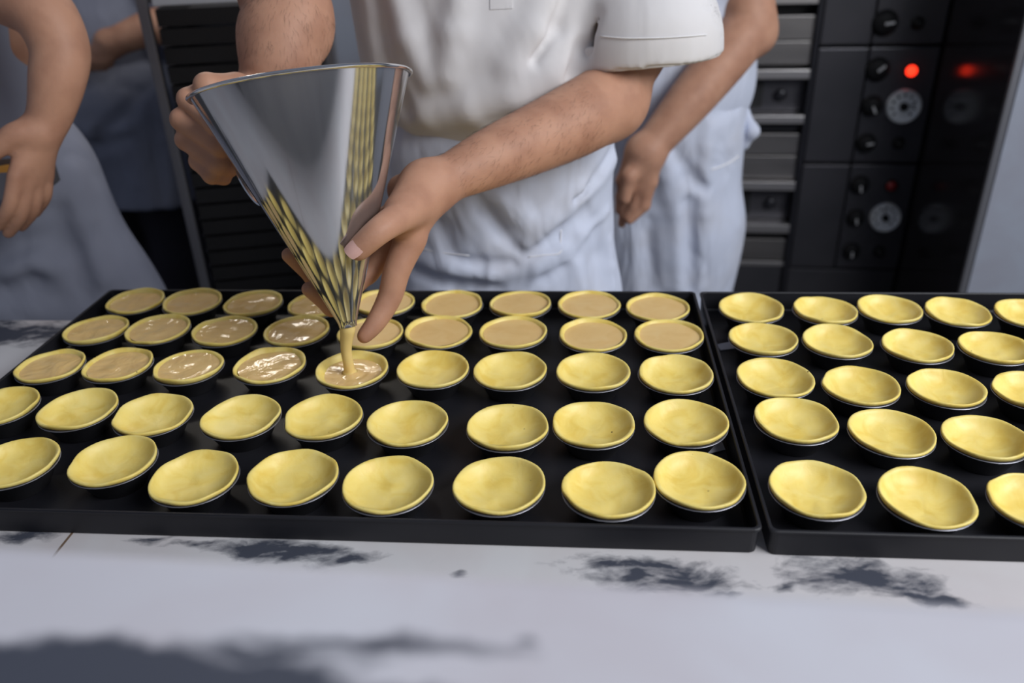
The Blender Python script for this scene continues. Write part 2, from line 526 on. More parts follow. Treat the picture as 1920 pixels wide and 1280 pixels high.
class SDF:
    def __init__(s):
        s.g = []
        s.disp = None

    def add(s, prims, kin=.006, kout=.006, op='add'):
        s.g.append((prims, kin, kout, op))
        return s

    def limb(s, pts, kin=.01, kout=.01, op='add'):
        """pts: (point, radius)"""
        return s.add([Cap(pts[i][0], pts[i + 1][0], pts[i][1], pts[i + 1][1]) for i in range(len(pts) - 1)], kin, kout, op)

    def slimb(s, pts, kout=.01, op='add', n=7):
        q = spline([np.append(np.asarray(p, float), r) for p, r in pts], n)
        return s.add([Cap(q[i][:3], q[i + 1][:3], q[i][3], q[i + 1][3]) for i in range(len(q) - 1)], .0015, kout, op)

    def ev(s, P, c=None, rad=0):
        P = np.asarray(P, np.float32)
        d = np.full(len(P), 1.0, np.float32)
        for prims, kin, kout, op in s.g:
            e = None
            for p in prims:
                if c is not None and np.linalg.norm(p.c - c) - p.R > rad + .06: continue
                x = p.d(P)
                e = x if e is None else smin(e, x, kin)
            if e is None: continue
            d = smin(d, e, kout) if op == 'add' else smax(d, -e, kout)
        if s.disp is not None: d = d - s.disp(P)
        return d

    def hit(s, u, v, tmax=3.0):
        dr = ray(u, v); dr = dr / np.linalg.norm(dr)
        t = 0.3
        for _ in range(120):
            x = float(s.ev((CAM + dr * t)[None])[0])
            t += x * .8
            if x < .0004 or t > tmax: break
        return CAM + dr * t if t < tmax else None

    def normal(s, p, e=.004):
        p = np.asarray(p)
        P = np.array([p + [e, 0, 0], p - [e, 0, 0], p + [0, e, 0], p - [0, e, 0], p + [0, 0, e], p - [0, 0, e]])
        d = s.ev(P)
        n = np.array([d[0] - d[1], d[2] - d[3], d[4] - d[5]], float)
        return n / (np.linalg.norm(n) + 1e-9)

    def mesh(s, lo, hi, h):
        lo, hi = np.asarray(lo, np.float32), np.asarray(hi, np.float32)
        B = 8
        nb = np.ceil((hi - lo) / (h * B)).astype(int)
        N = nb * B
        bi = np.stack(np.meshgrid(*[np.arange(k) for k in nb], indexing='ij'), -1).reshape(-1, 3)
        cen = lo + (bi * B + B / 2) * h
        dc = np.empty(len(cen), np.float32)
        for i in range(0, len(cen), 200000):
            dc[i:i + 200000] = s.ev(cen[i:i + 200000])
        act = np.abs(dc) < h * B * .87 * 1.25 + .004
        val = np.repeat(np.repeat(np.repeat(np.sign(dc).reshape(nb).astype(np.float32), B, 0), B, 1), B, 2)
        ab = bi[act]
        off = np.stack(np.meshgrid(*[np.arange(B)] * 3, indexing='ij'), -1).reshape(-1, 3)
        SB = 4
        key = (ab // SB) @ np.array([1000003, 1009, 1])
        order = np.argsort(key, kind='stable')
        ab, key = ab[order], key[order]
        cuts = np.flatnonzero(np.diff(key)) + 1
        for grp in np.split(ab, cuts):
            if not len(grp): continue
            idx = (grp[:, None] * B + off[None]).reshape(-1, 3)
            Pw = lo + idx * np.float32(h)
            c = (Pw.min(0) + Pw.max(0)) / 2
            rad = float(np.linalg.norm(Pw.max(0) - c))
            val[idx[:, 0], idx[:, 1], idx[:, 2]] = s.ev(Pw, c, rad)
        # surface nets
        ins = val < 0
        cnt = np.zeros(np.array(N) - 1, np.int8)
        for dx in (0, 1):
            for dy in (0, 1):
                for dz in (0, 1):
                    cnt += ins[dx:N[0] - 1 + dx, dy:N[1] - 1 + dy, dz:N[2] - 1 + dz]
        cells = np.argwhere((cnt > 0) & (cnt < 8))
        vid = np.full(cnt.shape, -1, np.int32)
        vid[cells[:, 0], cells[:, 1], cells[:, 2]] = np.arange(len(cells))
        acc = np.zeros((len(cells), 3), np.float64)
        num = np.zeros(len(cells))
        cor = np.array([(x, y, z) for x in (0, 1) for y in (0, 1) for z in (0, 1)])
        cv = np.stack([val[tuple((cells + c).T)] for c in cor], 1)
        for i in range(8):
            for j in range(i + 1, 8):
                if np.abs(cor[i] - cor[j]).sum() != 1: continue
                a, b = cv[:, i], cv[:, j]
                m = (a < 0) != (b < 0)
                t = a[m] / (a[m] - b[m])
                acc[m] += cor[i] + t[:, None] * (cor[j] - cor[i])
                num[m] += 1
        V = lo + (cells + acc / num[:, None]) * h
        Q = []
        for ax in range(3):
            o1, o2 = [(1, 2), (2, 0), (0, 1)][ax]
            sl0 = [slice(None)] * 3; sl1 = [slice(None)] * 3
            sl0[ax] = slice(0, N[ax] - 1); sl1[ax] = slice(1, N[ax])
            A, Bv = ins[tuple(sl0)], ins[tuple(sl1)]
            ch = np.argwhere(A != Bv)
            ch = ch[(ch[:, o1] > 0) & (ch[:, o2] > 0) & (ch[:, o1] < N[o1] - 1) & (ch[:, o2] < N[o2] - 1)]
            flip = A[tuple(ch.T)]
            e1 = np.zeros(3, int); e1[o1] = 1
            e2 = np.zeros(3, int); e2[o2] = 1
            q = np.stack([vid[tuple((ch - e1 - e2).T)], vid[tuple((ch - e2).T)], vid[tuple(ch.T)], vid[tuple((ch - e1).T)]], 1)
            q[~flip] = q[~flip][:, ::-1]
            Q.append(q)
        Q = np.concatenate(Q)
        Q = Q[(Q >= 0).all(1)]
        return V, Q

    def obj(s, name, material, h, parent=None, lo=None, hi=None, relax=1):
        V, Q = s.mesh(lo, hi, h)
        # light Laplacian relaxation to take the grid out of the shading
        for _ in range(relax):
            acc = np.zeros_like(V); n = np.zeros(len(V))
            for a, b in ((0, 1), (1, 2), (2, 3), (3, 0)):
                np.add.at(acc, Q[:, a], V[Q[:, b]]); np.add.at(n, Q[:, a], 1)
            n[n == 0] = 1
            V = V * .5 + acc / n[:, None] * .5
        me = bpy.data.meshes.new(name)
        me.vertices.add(len(V)); me.vertices.foreach_set('co', V.astype(np.float32).ravel())
        me.loops.add(len(Q) * 4); me.loops.foreach_set('vertex_index', Q.astype(np.int32).ravel())
        me.polygons.add(len(Q)); me.polygons.foreach_set('loop_start', np.arange(0, len(Q) * 4, 4, dtype=np.int32))
        me.update(calc_edges=True); me.validate()
        me.shade_smooth()
        me.materials.append(material)
        return put(bpy.data.objects.new(name, me), parent)


def pix_limb(S, pts, kin=.01, kout=.01, op='add'):
    return S.limb([(py(u, v, y), r) for (u, v, y, r) in pts], kin, kout, op)


def ridge(S, pix, r, k=.02, op='add', sink=.4, base=None):
    """a fold: a tube of radius r lying in the surface under the pixel polyline"""
    base = base or S
    pts = []
    for (u, v) in pix:
        p = base.hit(u, v)
        if p is None: continue
        n = base.normal(p)
        pts.append(p - n * r * sink if op == 'add' else p + n * r * sink)
    if len(pts) < 2: return
    n = len(pts)
    rr = [r * (0.25 + 0.75 * math.sin(PI * (i + .6) / (n + .2))) for i in range(n)]
    S.limb([(pts[i], rr[i]) for i in range(n)], .01, k, op)


def seam(S, pix, r, material, parent, name='seam', off=.0):
    pts = [S.hit(u, v) for (u, v) in pix]
    pts = [p + S.normal(p) * off for p in pts if p is not None]
    if len(pts) < 2: return None
    return MB().tube(spline(pts, 4), r, 6).build(name, material, parent, True)


def patch(S, quad, nu, nv, off, thick, material, parent, name):
    """sheet of cloth lying on S under the pixel quad (4 corners, in order)"""
    a, b, c, d = [np.array(q, float) for q in quad]
    top, bot, ok = [], [], True
    for j in range(nv + 1):
        for i in range(nu + 1):
            s_, t_ = i / nu, j / nv
            p = (a * (1 - s_) + b * s_) * (1 - t_) + (d * (1 - s_) + c * s_) * t_
            h = S.hit(*p)
            if h is None: return None
            n = S.normal(h, .008)
            top.append(h + n * (off + thick)); bot.append(h + n * (off - .003))
    V = top + bot
    n1 = nu + 1; K = len(top)
    Fc = []
    for j in range(nv):
        for i in range(nu):
            q = (j * n1 + i, (j + 1) * n1 + i, (j + 1) * n1 + i + 1, j * n1 + i + 1)
            Fc.append(q)
    edge = [i for i in range(n1)] + [j * n1 + nu for j in range(1, nv + 1)] + [nv * n1 + i for i in range(nu - 1, -1, -1)] + [j * n1 for j in range(nv - 1, 0, -1)]
    for i in range(len(edge)):
        p, q = edge[i], edge[(i + 1) % len(edge)]
        Fc.append((p, q, K + q, K + p))
    return mesh_obj(name, V, Fc, material, parent, False)


# ================================================================== SETTING
MB().box(-3.2, 3.2, -1.5, 3.4, -0.05, 0.0).build('floor', MATS['floor_tile'])
tag(bpy.data.objects['floor'], 'dark tiled bakery floor', kind='structure')
MB().box(-3.2, 3.2, 3.3, 3.4, 0.0, 3.0).build('wall_back', MATS['wall_plaster'])
tag(bpy.data.objects['wall_back'], 'pale plaster wall behind the bakers', kind='structure')

MB().box(-3.2, 3.2, -1.5, -1.4, 0.0, 3.0).build('wall_front', MATS['wall_plaster'])  # out of view, added so the funnel reflects an even grey
tag(bpy.data.objects['wall_front'], 'unseen pale plaster wall facing the counter', kind='structure')

# ------------------------------------------------------------------ marble counter
YAW = math.radians(-5.4)
CZ = 0.8955


def blob(u, v, du, dv, st, z, ang=0.0):
    c = pz(u, v, z); a = pz(u + du, v, z); b = pz(u, v + dv, z)
    return (c[0], c[1], abs(a[0] - c[0]), abs(b[1] - c[1]), YAW + ang, st * 1.2)


cb = [blob(530, 1032, 150, 28, .97, CZ, -.12), blob(380, 1018, 70, 10, .8, CZ, .0), blob(660, 1050, 60, 12, .9, CZ, .25), blob(1230, 1080, 160, 36, .95, CZ, -.12),
      blob(1620, 1082, 150, 40, .95, CZ, -.1), blob(1730, 1118, 110, 18, .9, CZ, -.2), blob(50, 1000, 70, 20, .9, CZ),
      blob(855, 1080, 16, 8, .8, CZ), blob(280, 1012, 50, 8, .7, CZ, .2), blob(1480, 1105, 40, 12, .6, CZ, .5),
      blob(-20, 622, 330, 24, .97, CZ), blob(1350, 1112, 60, 9, .8, CZ)]
marble('marble_counter', cb)
cy_, sy_ = math.cos(YAW), math.sin(YAW)
ctr = empty('marble_counter', (0, 0, 0))
tag(ctr, 'white marble worktop with grey veins under the black trays', 'counter')
# joint between two slabs runs under the left tray; slabs share one veined block
jn0 = pz(110, 1030, CZ)


def rotbox(x0, x1, y0, y1, z0, z1, org, yaw, bev=0.0):
    m = MB().box(x0, x1, y0, y1, z0, z1, bev)
    c, s = math.cos(yaw), math.sin(yaw)
    m.v = [(org[0] + c * v[0] - s * v[1], org[1] + s * v[0] + c * v[1], v[2]) for v in m.v]
    return m


back = pz(0, 600, CZ)   # a point on the counter's far edge
# local frame: origin at `back`, x along the counter
jx = (jn0[0] - back[0]) * cy_ + (jn0[1] - back[1]) * sy_
rotbox(-0.9, jx - .0006, -0.78, 0, CZ - .03, CZ, back, YAW).build('slab', MATS['marble_counter'], ctr)
rotbox(jx + .0006, 2.2, -0.78, 0, CZ - .03, CZ, back, YAW).build('slab', MATS['marble_counter'], ctr)
rotbox(jx - .0012, jx + .0012, -0.779, -.001, CZ - .02, CZ + .0001, back, YAW).build('grout_joint', MATS['grout'], ctr)
rotbox(-0.85, 2.15, -0.74, -.05, 0.0, CZ - .03, back, YAW).build('base_cabinet', MATS['wall_plaster'], ctr)

# raised serving ledge between the viewer and the counter
LZ = 1.17
lb = [blob(20, 1300, 640, 100, 2.4, LZ, -.02), blob(480, 1226, 260, 28, .85, LZ, .0), blob(420, 1300, 460, 44, 1.3, LZ, .0), blob(700, 1208, 330, 22, .85, LZ, .0), blob(980, 1200, 30, 12, .6, LZ),
      blob(360, 1190, 90, 14, .3, LZ)]
marble('marble_ledge', lb, base=(0.60, 0.60, 0.655), fine=1.6, solid=.6)
led = empty('serving_ledge', (0, 0, 0))
tag(led, 'raised white marble serving ledge in front of the worktop', 'ledge')
l0, l1 = pz(0, 1022, LZ), pz(1920, 1140, LZ)
lyaw = math.atan2(l1[1] - l0[1], l1[0] - l0[0])
rotbox(-0.75, 1.35, -0.36, 0, LZ - .03, LZ, l0, lyaw, .004).build('ledge_top', MATS['marble_ledge'], led)
rotbox(-0.7, 1.3, -0.22, -.19, 0.0, LZ - .03, l0, lyaw).build('support_panel', MATS['wall_plaster'], led)


# ------------------------------------------------------------------ black baking trays
def tray(org, yaw, W, D, label):
    """org = far right (sx=-1) or far left (sx=1) rim corner; W signed along local x"""
    H, t = .0272, .0016
    x0, x1 = (W, 0) if W < 0 else (0, W)
    y0, y1 = -D, 0
    fl = .0022   # wall slope

    def ring(i, z, r=.006):
        pts = []
        for (cx, cy, a0) in ((x1 - i - r, y1 - i - r, 0), (x0 + i + r, y1 - i - r, 90), (x0 + i + r, y0 + i + r, 180), (x1 - i - r, y0 + i + r, 270)):
            for k in range(5):
                a = math.radians(a0 + 22.5 * k)
                pts.append((cx + r * math.cos(a), cy + r * math.sin(a), z))
        return pts
    rings = [ring(fl + t, 0), ring(fl, .0008), ring(.0016, H - .003), ring(.0, H - .0026), ring(0, H - .0008), ring(.0008, H), ring(.0026, H),
             ring(.0034, H - .001), ring(fl + t * 1.2, .0035), ring(fl + .004, .0018)]
    V = [p for r in rings for p in r]
    n = 20
    Fc = [(j * n + i, j * n + (i + 1) % n, (j + 1) * n + (i + 1) % n, (j + 1) * n + i) for j in range(len(rings) - 1) for i in range(n)]
    Fc.append(tuple(range(n))[::-1]); Fc.append(tuple(range((len(rings) - 1) * n, len(rings) * n)))
    o = mesh_obj('baking_tray', V, Fc, MATS['tray_black'])
    o.location = (org[0], org[1], CZ + .0003)
    o.rotation_euler = (0, 0, yaw)
    return tag(o, label, 'tray', 'black baking trays on the counter')


tray((.2465, .9985), math.radians(-5.4), -0.817, 0.476, 'long black baking tray beneath the steel funnel')
tray((.2520, .9975), math.radians(-5.45), 0.817, 0.477, 'long black baking tray holding only empty pastry cases')
TFZ = CZ + .0003 + .0018     # tray floor
RIMZ = 0.927

# ------------------------------------------------------------------ tarts
ROWS_L = ['''198,308,540,585,w 303,415,541,587,w 418,530,545,588,w 538,650,547,590,w 664,777,542,588,f 791,905,544,593,f 918,1033,543,592,f 1047,1163,545,594,f 1175,1292,549,600,f''',
          '''117,240,589,642,w 234,356,588,642,w 359,481,590,646,w 494,617,591,645,w 632,755,593,652,f 760,884,591,649,f 899,1025,592,649,f 1049,1175,597,655,f 1190,1319,597,656,f''',
          '''26,158,652,716,w 153,286,650,713,w 285,419,653,717,w 437,572,649,716,w 591,727,656,725,p 744,879,656,724,e 888,1024,658,727,e 1044,1181,660,729,e 1197,1338,663,734,e''',
          '''-72,72,723,795,e 68,219,726,804,e 209,362,737,813,e 375,526,739,820,e 531,680,740,820,e 687,840,749,832,e 874,1029,754,841,e 1036,1190,751,835,e 1208,1366,747,832,e''',
          '''-65,111,819,913,e 126,294,814,909,e 277,447,842,944,e 463,634,841,942,e 640,813,855,958,e 847,1023,852,963,e 1054,1229,861,969,e 1225,1399,846,951,e''']
ROWS_R = ['''1349,1470,550,601,e 1487,1609,553,605,e 1609,1730,550,604,e 1734,1860,556,609,e 1868,1994,560,612,e''',
          '''1367,1497,603,662,e 1505,1637,607,668,e 1653,1790,614,677,e 1797,1937,617,680,e''',
          '''1382,1528,671,741,e 1541,1689,685,756,e 1700,1852,689,760,e 1862,2014,694,767,e''',
          '''1415,1573,742,828,e 1591,1756,764,853,e 1767,1932,774,862,e''',
          '''1442,1624,860,968,e 1646,1835,876,986,e 1853,2042,884,994,e''']


def fit_circle(x0, x1, y0, y1):
    """centre (x, y) and radius of the level circle at RIMZ whose image has this box"""
    p = pz((x0 + x1) / 2, (y0 + y1) / 2, RIMZ)
    q = np.array([p[0], p[1], .04])
    th = np.linspace(0, 2 * PI, 40, endpoint=False)

    def box(q):
        P = np.stack([q[0] + q[2] * np.cos(th), q[1] + q[2] * np.sin(th), np.full(40, RIMZ)], 1) - CAM
        wv = P @ _F
        u = 960 + FPX * (P @ _X) / wv; v = 640 - FPX * (P @ _U) / wv
        return np.array([u.min() - x0, u.max() - x1, v.min() - y0, v.max() - y1])
    for _ in range(6):
        r = box(q)
        J = np.stack([(box(q + np.eye(3)[i] * 1e-5) - r) / 1e-5 for i in range(3)], 1)
        q = q - np.linalg.lstsq(J, r, rcond=None)[0]
    return q


def wob(n, amp, rnd, lo=2, hi=7):
    a = np.arange(n) * 2 * PI / n
    o = np.zeros(n)
    for k in range(lo, hi):
        o += rnd.gauss(0, 1) / k * np.cos(k * a + rnd.random() * 6.28)
    return o * amp


NSEG = 48
TH = RIMZ - TFZ - .0015        # rim height above the tray floor
tin_me = lip_me = None
ordn = ['first', 'second', 'third', 'fourth', 'fifth', 'sixth', 'seventh', 'eighth', 'ninth']


def make_tart(cx, cy, R, kind, label, group, seed):
    global tin_me, lip_me
    rnd = random.Random(seed)
    sc = max(.94, min(1.03, R / .04))
    root = empty('custard_tart' if kind in 'wfp' else 'pastry_case', (cx, cy, TFZ + .0003))
    tag(root, label, 'tart' if kind in 'wfp' else 'pastry case', group)
    if tin_me is None:
        prof = [(.0245, 0), (.0255, .0004), (.0375, TH - .0047), (.0398, TH - .0040), (.0400, TH - .0033), (.0372, TH - .0036), (.0255, .0012)]
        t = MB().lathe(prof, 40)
        o = t.build('tin', MATS['tin_metal_shaded'], root, True)
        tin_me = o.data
    else:
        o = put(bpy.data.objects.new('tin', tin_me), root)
    o.scale = (sc, sc, 1)
    if lip_me is None:
        lp = MB().lathe([(.0398 + .0008 * math.cos(a), TH - .0038 + .0006 * math.sin(a)) for a in np.linspace(0, 2 * PI, 7)], 40, closed_end=False).build('tin_lip', MATS['tin_lip'], o, True)
        lip_me = lp.data
    else:
        put(bpy.data.objects.new('tin_lip', lip_me), o)
    # pastry shell
    wr = wob(NSEG, .00100, rnd, 2, 10); wz = np.clip(wob(NSEG, .0011, rnd, 1, 8), -.0014, .0026); wi = wob(NSEG, .0010, rnd)
    for _ in range(rnd.choice([1, 2, 2, 3])):      # little nicks and flat edges
        k0 = rnd.randrange(NSEG); dd = rnd.uniform(-.0016, .0012)
        for j in range(-2, 3):
            wr[(k0 + j) % NSEG] += dd * (1 - abs(j) / 3)
    wr = np.clip(wr, -.0022, .0006)
    prof = [(.0366, -.0045, .5, .2), (.0392, -.0026, 1, .5), (.0402, -.0006, 1, 1), (.0400, .0010, 1, 1), (.0392, .0015, .9, 1), (.0381, .0012, .8, 1),
            (.0368, .0001, .8, .9), (.0354, -.0019, .7, .6), (.0335, -.0044, .5, .4), (.0305, -.0074, .4, .3), (.0262, -.0099, .3, .3), (.0205, -.0117, .2, .3), (.0130, -.0129, .2, .2), (.0060, -.0134, .1, .1)]
    V, Fc = [], []
    ph = rnd.random() * 6.28
    for j, (r, z, a, b) in enumerate(prof):
        for i in range(NSEG):
            t = 2 * PI * i / NSEG
            inner = j >= 6
            rr = r * sc + wr[i] * a + (wi[i] * .6 if inner else 0) * (r / .036)
            zz = TH + z + wz[i] * b + (.0006 * math.sin(3 * t + ph + r * 160) + .0005 * math.sin(2 * t - ph)) * (1 if inner and j < 13 else 0)
            V.append((rr * math.cos(t), rr * math.sin(t), zz))
    for j in range(len(prof) - 1):
        for i in range(NSEG):
            k = (i + 1) % NSEG
            Fc.append((j * NSEG + i, j * NSEG + k, (j + 1) * NSEG + k, (j + 1) * NSEG + i))
    V.append((0, 0, TH - .0135)); c = len(V) - 1
    b0 = (len(prof) - 1) * NSEG
    for i in range(NSEG): Fc.append((b0 + i, b0 + (i + 1) % NSEG, c))
    mesh_obj('pastry_shell', V, Fc, MATS['dough'], root, True)
    if kind in 'wfp':
        lvl = TH + {'w': -.0026, 'f': -.0022, 'p': -.0066}[kind] + rnd.uniform(-.0006, .0004)
        rad = {'w': .0353, 'f': .0357, 'p': .0330}[kind] * sc
        V, Fc = [(0, 0, lvl)], []
        nr, ns = 16, 56
        amp = {'w': .00085, 'f': .00010, 'p': .0005}[kind]
        q = [(rnd.uniform(60, 260), rnd.uniform(0, 6.28), rnd.uniform(0, 6.28), rnd.uniform(.4, 1)) for _ in range(7)]
        for j in range(1, nr + 1):
            for i in range(ns):
                t = 2 * PI * i / ns; r = rad * j / nr
                x, y = r * math.cos(t), r * math.sin(t)
                z = sum(a_ * math.sin(f_ * (x * math.cos(d_) + y * math.sin(d_)) + p_ + 40 * r) for f_, d_, p_, a_ in q) / 3
                edge = (j / nr) ** 8
                zz = lvl + amp * z * (1 - edge) + .0006 * edge
                if kind == 'p':
                    zz += .0016 * math.exp(-(r / .006) ** 2) - .0009 * math.exp(-((r - .013) / .004) ** 2)
                V.append((x, y, zz))
        for i in range(ns): Fc.append((0, 1 + i, 1 + (i + 1) % ns))
        for j in range(nr - 1):
            for i in range(ns):
                k = (i + 1) % ns
                Fc.append((1 + j * ns + i, 1 + (j + 1) * ns + i, 1 + (j + 1) * ns + k, 1 + j * ns + k))
        mesh_obj('custard', V, Fc, MATS['custard' if kind == 'f' else 'custard_wet'], root, True)
    return root


seed = 100
POUR = None
for rows, side in ((ROWS_L, 'L'), (ROWS_R, 'R')):
    for ri, row in enumerate(rows):
        items = [s.split(',') for s in row.split()]
        for ci, it in enumerate(items):
            q = fit_circle(*[float(v) for v in it[:4]])
            k = it[4]
            n = ordn[len(items) - 1 - ci] if side == 'L' else ordn[ci]
            what = {'w': 'wet glossy custard tart', 'f': 'smooth custard-filled tart', 'p': 'half-filled tart under the pouring custard', 'e': 'empty yellow pastry case'}[k]
            where = f"{ordn[ri]} row from bakers, {n} from tray joint, " + ('tray beneath funnel' if side == 'L' else 'tray without custard')
            lab = what if k == 'p' else f'{what}, {where}'
            grp = {'w': 'filled custard tarts', 'f': 'filled custard tarts', 'p': 'filled custard tarts', 'e': 'empty pastry cases'}[k]
            seed += 1
            make_tart(q[0], q[1], q[2], k, lab, grp, seed)
            if k == 'p': POUR = q.copy()
        # the trays go on beyond the frame: same rows, same spacing
        ta = math.radians(-5.45)
        if side == 'R':
            cnt = len(items)
            while cnt < 9:
                dx = .089 if cnt < 5 else .0875
                q = q + np.array([dx * math.cos(ta), dx * math.sin(ta), 0])
                if (q[0] - .252) * math.cos(ta) + (q[1] - .9975) * math.sin(ta) > .817 - .048: break
                seed += 1
                make_tart(q[0], q[1], .04, 'e', f'empty yellow pastry case, {ordn[ri]} row from bakers, {ordn[cnt]} from tray joint, tray without custard', 'empty pastry cases', seed)
                cnt += 1

# scraps of paper lying in the trays
for (u, v, du, dv, lab) in ((1362, 650, 19, 8, 'small white paper scrap on the tray of empty cases beside the joint'),
                            (1338, 836, 22, 16, 'white paper corner sticking out under a pastry case near the joint'),
                            (14, 931, 30, 4, 'pale paper strip along the front rim of the long tray')):
    cs = [pz(u - du, v - dv * .4, TFZ), pz(u + du * .5, v - dv, TFZ), pz(u + du, v + dv * .5, TFZ), pz(u - du * .6, v + dv, TFZ)]
    V = [(*c[:2], TFZ + .0004) for c in cs] + [(*c[:2], TFZ + .0010 + .0008 * (i % 2)) for i, c in enumerate(cs)]
    o = mesh_obj('paper_scrap', V, [(3, 2, 1, 0), (4, 5, 6, 7), (0, 1, 5, 4), (1, 2, 6, 5), (2, 3, 7, 6), (3, 0, 4, 7)], MATS['paper'])
    tag(o, lab, 'paper', 'paper scraps in the trays')

# ------------------------------------------------------------------ funnel
SP = py(653, 612, POUR[1])                    # spout mouth
RC = py(567, 163, POUR[1] + .072)            # centre of the top rim
AX = RC - SP
FL = float(np.linalg.norm(AX)); AXn = AX / FL
RT, RB = .1125, .0098
fun = empty('funnel', tuple(SP))
tag(fun, 'large conical stainless steel funnel held over the tarts', 'funnel')


def loc(p): return np.asarray(p) - SP


prof = [(RB - .001, 0), (RB, 0), (RB + .0004, .004)] + [(RB + (RT - RB) * t, .004 + (FL - .004) * t) for t in (.02, .1, .25, .5, .75, .985, .9985, 1)]
inner = [(r - .0012, h) for (r, h) in prof[::-1][:-2]] + [(RB - .001, 0)]
MB().lathe(prof[1:] + inner, 128, np.zeros(3), AXn, False).build('cone', MATS['steel'], fun, True)
# rolled rim
pr = [(RT + .0016 + .0022 * math.cos(a), FL + .0022 * math.sin(a)) for a in np.linspace(0, 2 * PI, 11)]
MB().lathe(pr, 96, np.zeros(3), AXn, False).build('rim', MATS['steel_rim'], fun, True)
# strap handle on the far left side
side = np.array([-1.0, .75, 0]); side -= AXn * np.dot(side, AXn); side /= np.linalg.norm(side)
tan = np.cross(AXn, side)


def hp(t, out): return AXn * FL * t + side * (RB + (RT - RB) * t + out)


hpts = spline([hp(.95, -.0004), hp(.95, .022), hp(.91, .036), hp(.79, .041), hp(.66, .040), hp(.575, .031), hp(.555, .014), hp(.55, -.0004)], 8)
V, Fc = [], []
for i, p in enumerate(hpts):
    tg = hpts[min(i + 1, len(hpts) - 1)] - hpts[max(i - 1, 0)]; tg /= np.linalg.norm(tg)
    nr = np.cross(tg, tan)
    for (a, b) in ((-1, -1), (1, -1), (1, 1), (-1, 1)):
        V.append(p + tan * .0125 * a + nr * .0011 * b)
for i in range(len(hpts) - 1):
    for k in range(4): Fc.append((i * 4 + k, i * 4 + (k + 1) % 4, i * 4 + 4 + (k + 1) % 4, i * 4 + 4 + k))
Fc += [(3, 2, 1, 0), tuple(len(V) - 4 + k for k in range(4))]
mesh_obj('handle', V, Fc, MATS['steel_rim'], fun)

# pouring custard
p1 = py(656, 700, POUR[1]); p1[2] = TFZ + TH - .0062; p1[0], p1[1] = pz(656, 698, p1[2])[:2]
sp = spline([SP + AXn * .006, py(652, 617, POUR[1]), py(650, 634, POUR[1]), py(649, 655, POUR[1]), py(653, 680, POUR[1]), p1], 6)
n = len(sp)
rad = list(np.interp(np.arange(n), [0, 6, 12, 18, 24, n - 1], [.0086, .0088, .0074, .0062, .0060, .0062]))
rad[-1] *= 1.5; rad[-2] *= 1.15
MB().tube(sp, rad, 16).build('custard_stream', MATS['custard_stream'], None, True)
tag(bpy.data.objects['custard_stream'], 'stream of yellow custard falling from the funnel spout', 'custard')

# ================================================================== OVEN
OA = math.radians(-9.0)
OEX = np.array([math.cos(OA), math.sin(OA), 0]); OEN = np.array([-math.sin(OA), math.cos(OA), 0])
OP = py(1640, 200, 2.25)


def op(u, v):
    p = plane_hit(u, v, OP, OEN) - OP
    return float(p @ OEX), float(p[2] + OP[2])


oven = empty('deck_oven', (OP[0], OP[1], 0), OA)
tag(oven, 'dark stainless steel deck oven with gauges and red lamps', 'oven')
sA, sB, sC = op(1517, 197)[0], op(1613, 197)[0], op(1741, 197)[0]
sL = sA - 1.05
ztop = 2.2


def obox(name, s0, s1, d0, d1, z0, z1, m, parent=oven, bev=.003):
    return MB().box(s0, s1, d0, d1, z0, z1, bev).build(name, MATS[m], parent)


zv = lambda v, u=1440: op(u, v)[1]
obox('body', sL, sC + .02, .06, .9, 0.12, ztop, 'oven_dark')
obox('plinth', sL, sC + .02, .02, .9, 0.0, 0.12, 'oven_dark')
# decks on the door side, from the top of the picture downwards
strips = [(8, -60, 'oven_light_steel', -.01), (28, 8, 'recess_black', .05), (76, 30, 'oven_steel', .0), (121, 78, 'oven_steel', .0), (146, 129, 'oven_light_steel', -.02),
          (229, 214, 'oven_light_steel', -.02), (249, 230, 'oven_dark', .02), (290, 251, 'oven_steel', .0), (334, 292, 'oven_steel', .0), (353, 337, 'oven_light_steel', -.02),
          (432, 417, 'oven_light_steel', -.02), (446, 433, 'oven_dark', .02), (486, 448, 'oven_steel', .0), (497, 489, 'oven_light_steel', -.005), (640, 498, 'oven_panel', .0)]
for (vb, vt, m, d) in strips:
    obox('deck_strip', sL, sA - .012, d, .08, zv(vb), zv(vt), m, bev=.002)
for (vb, vt, uh, uk) in ((213, 148, 1418, 1466), (416, 355, 1394, 1446)):
    dr = obox('deck_door', sL, sA - .012, .03, .08, zv(vb), zv(vt), 'oven_panel', bev=.002)
    z0, z1 = zv(vb - 8), zv(vt + 8)
    s0, _ = op(uh - 14, (vb + vt) / 2); s1, _ = op(uh + 14, (vb + vt) / 2)
    MB().box(s0, s1, .026, .034, z0, z1).build('viewing_slot', MATS['recess_black'], dr)
    sk, zk = op(uk, (vb + vt) / 2)
    MB().lathe([(.016, .0), (.016, .012), (.010, .016)], 20, (sk, .03, zk), (0, -1, 0)).build('door_knob', MATS['oven_dark'], dr, True)
obox('corner_post', sA - .012, sA + .002, -.015, .08, .12, ztop, 'oven_dark')
zq = [zv(-160, 1650), zv(85, 1650), zv(305, 1650), zv(503, 1640)]
for i in range(3):
    lo_, hi_ = zq[i + 1] + .004, zq[i] - .004
    obox('plain_panel', sA + .004, sB - .003, -.012, .08, lo_, hi_, 'oven_panel')
cpan = []
for i in range(3):
    cpan.append(obox('control_panel', sB + .001, sC - .001, -.010, .08, zq[i + 1] + .004, zq[i] - .004, 'oven_panel'))
obox('bottom_panel', sA + .004, sC - .001, -.006, .08, .12, zq[3] - .004, 'oven_panel')
obox('upper_panel', sA + .004, sC - .001, -.006, .08, zq[0] + .004, ztop, 'oven_panel')


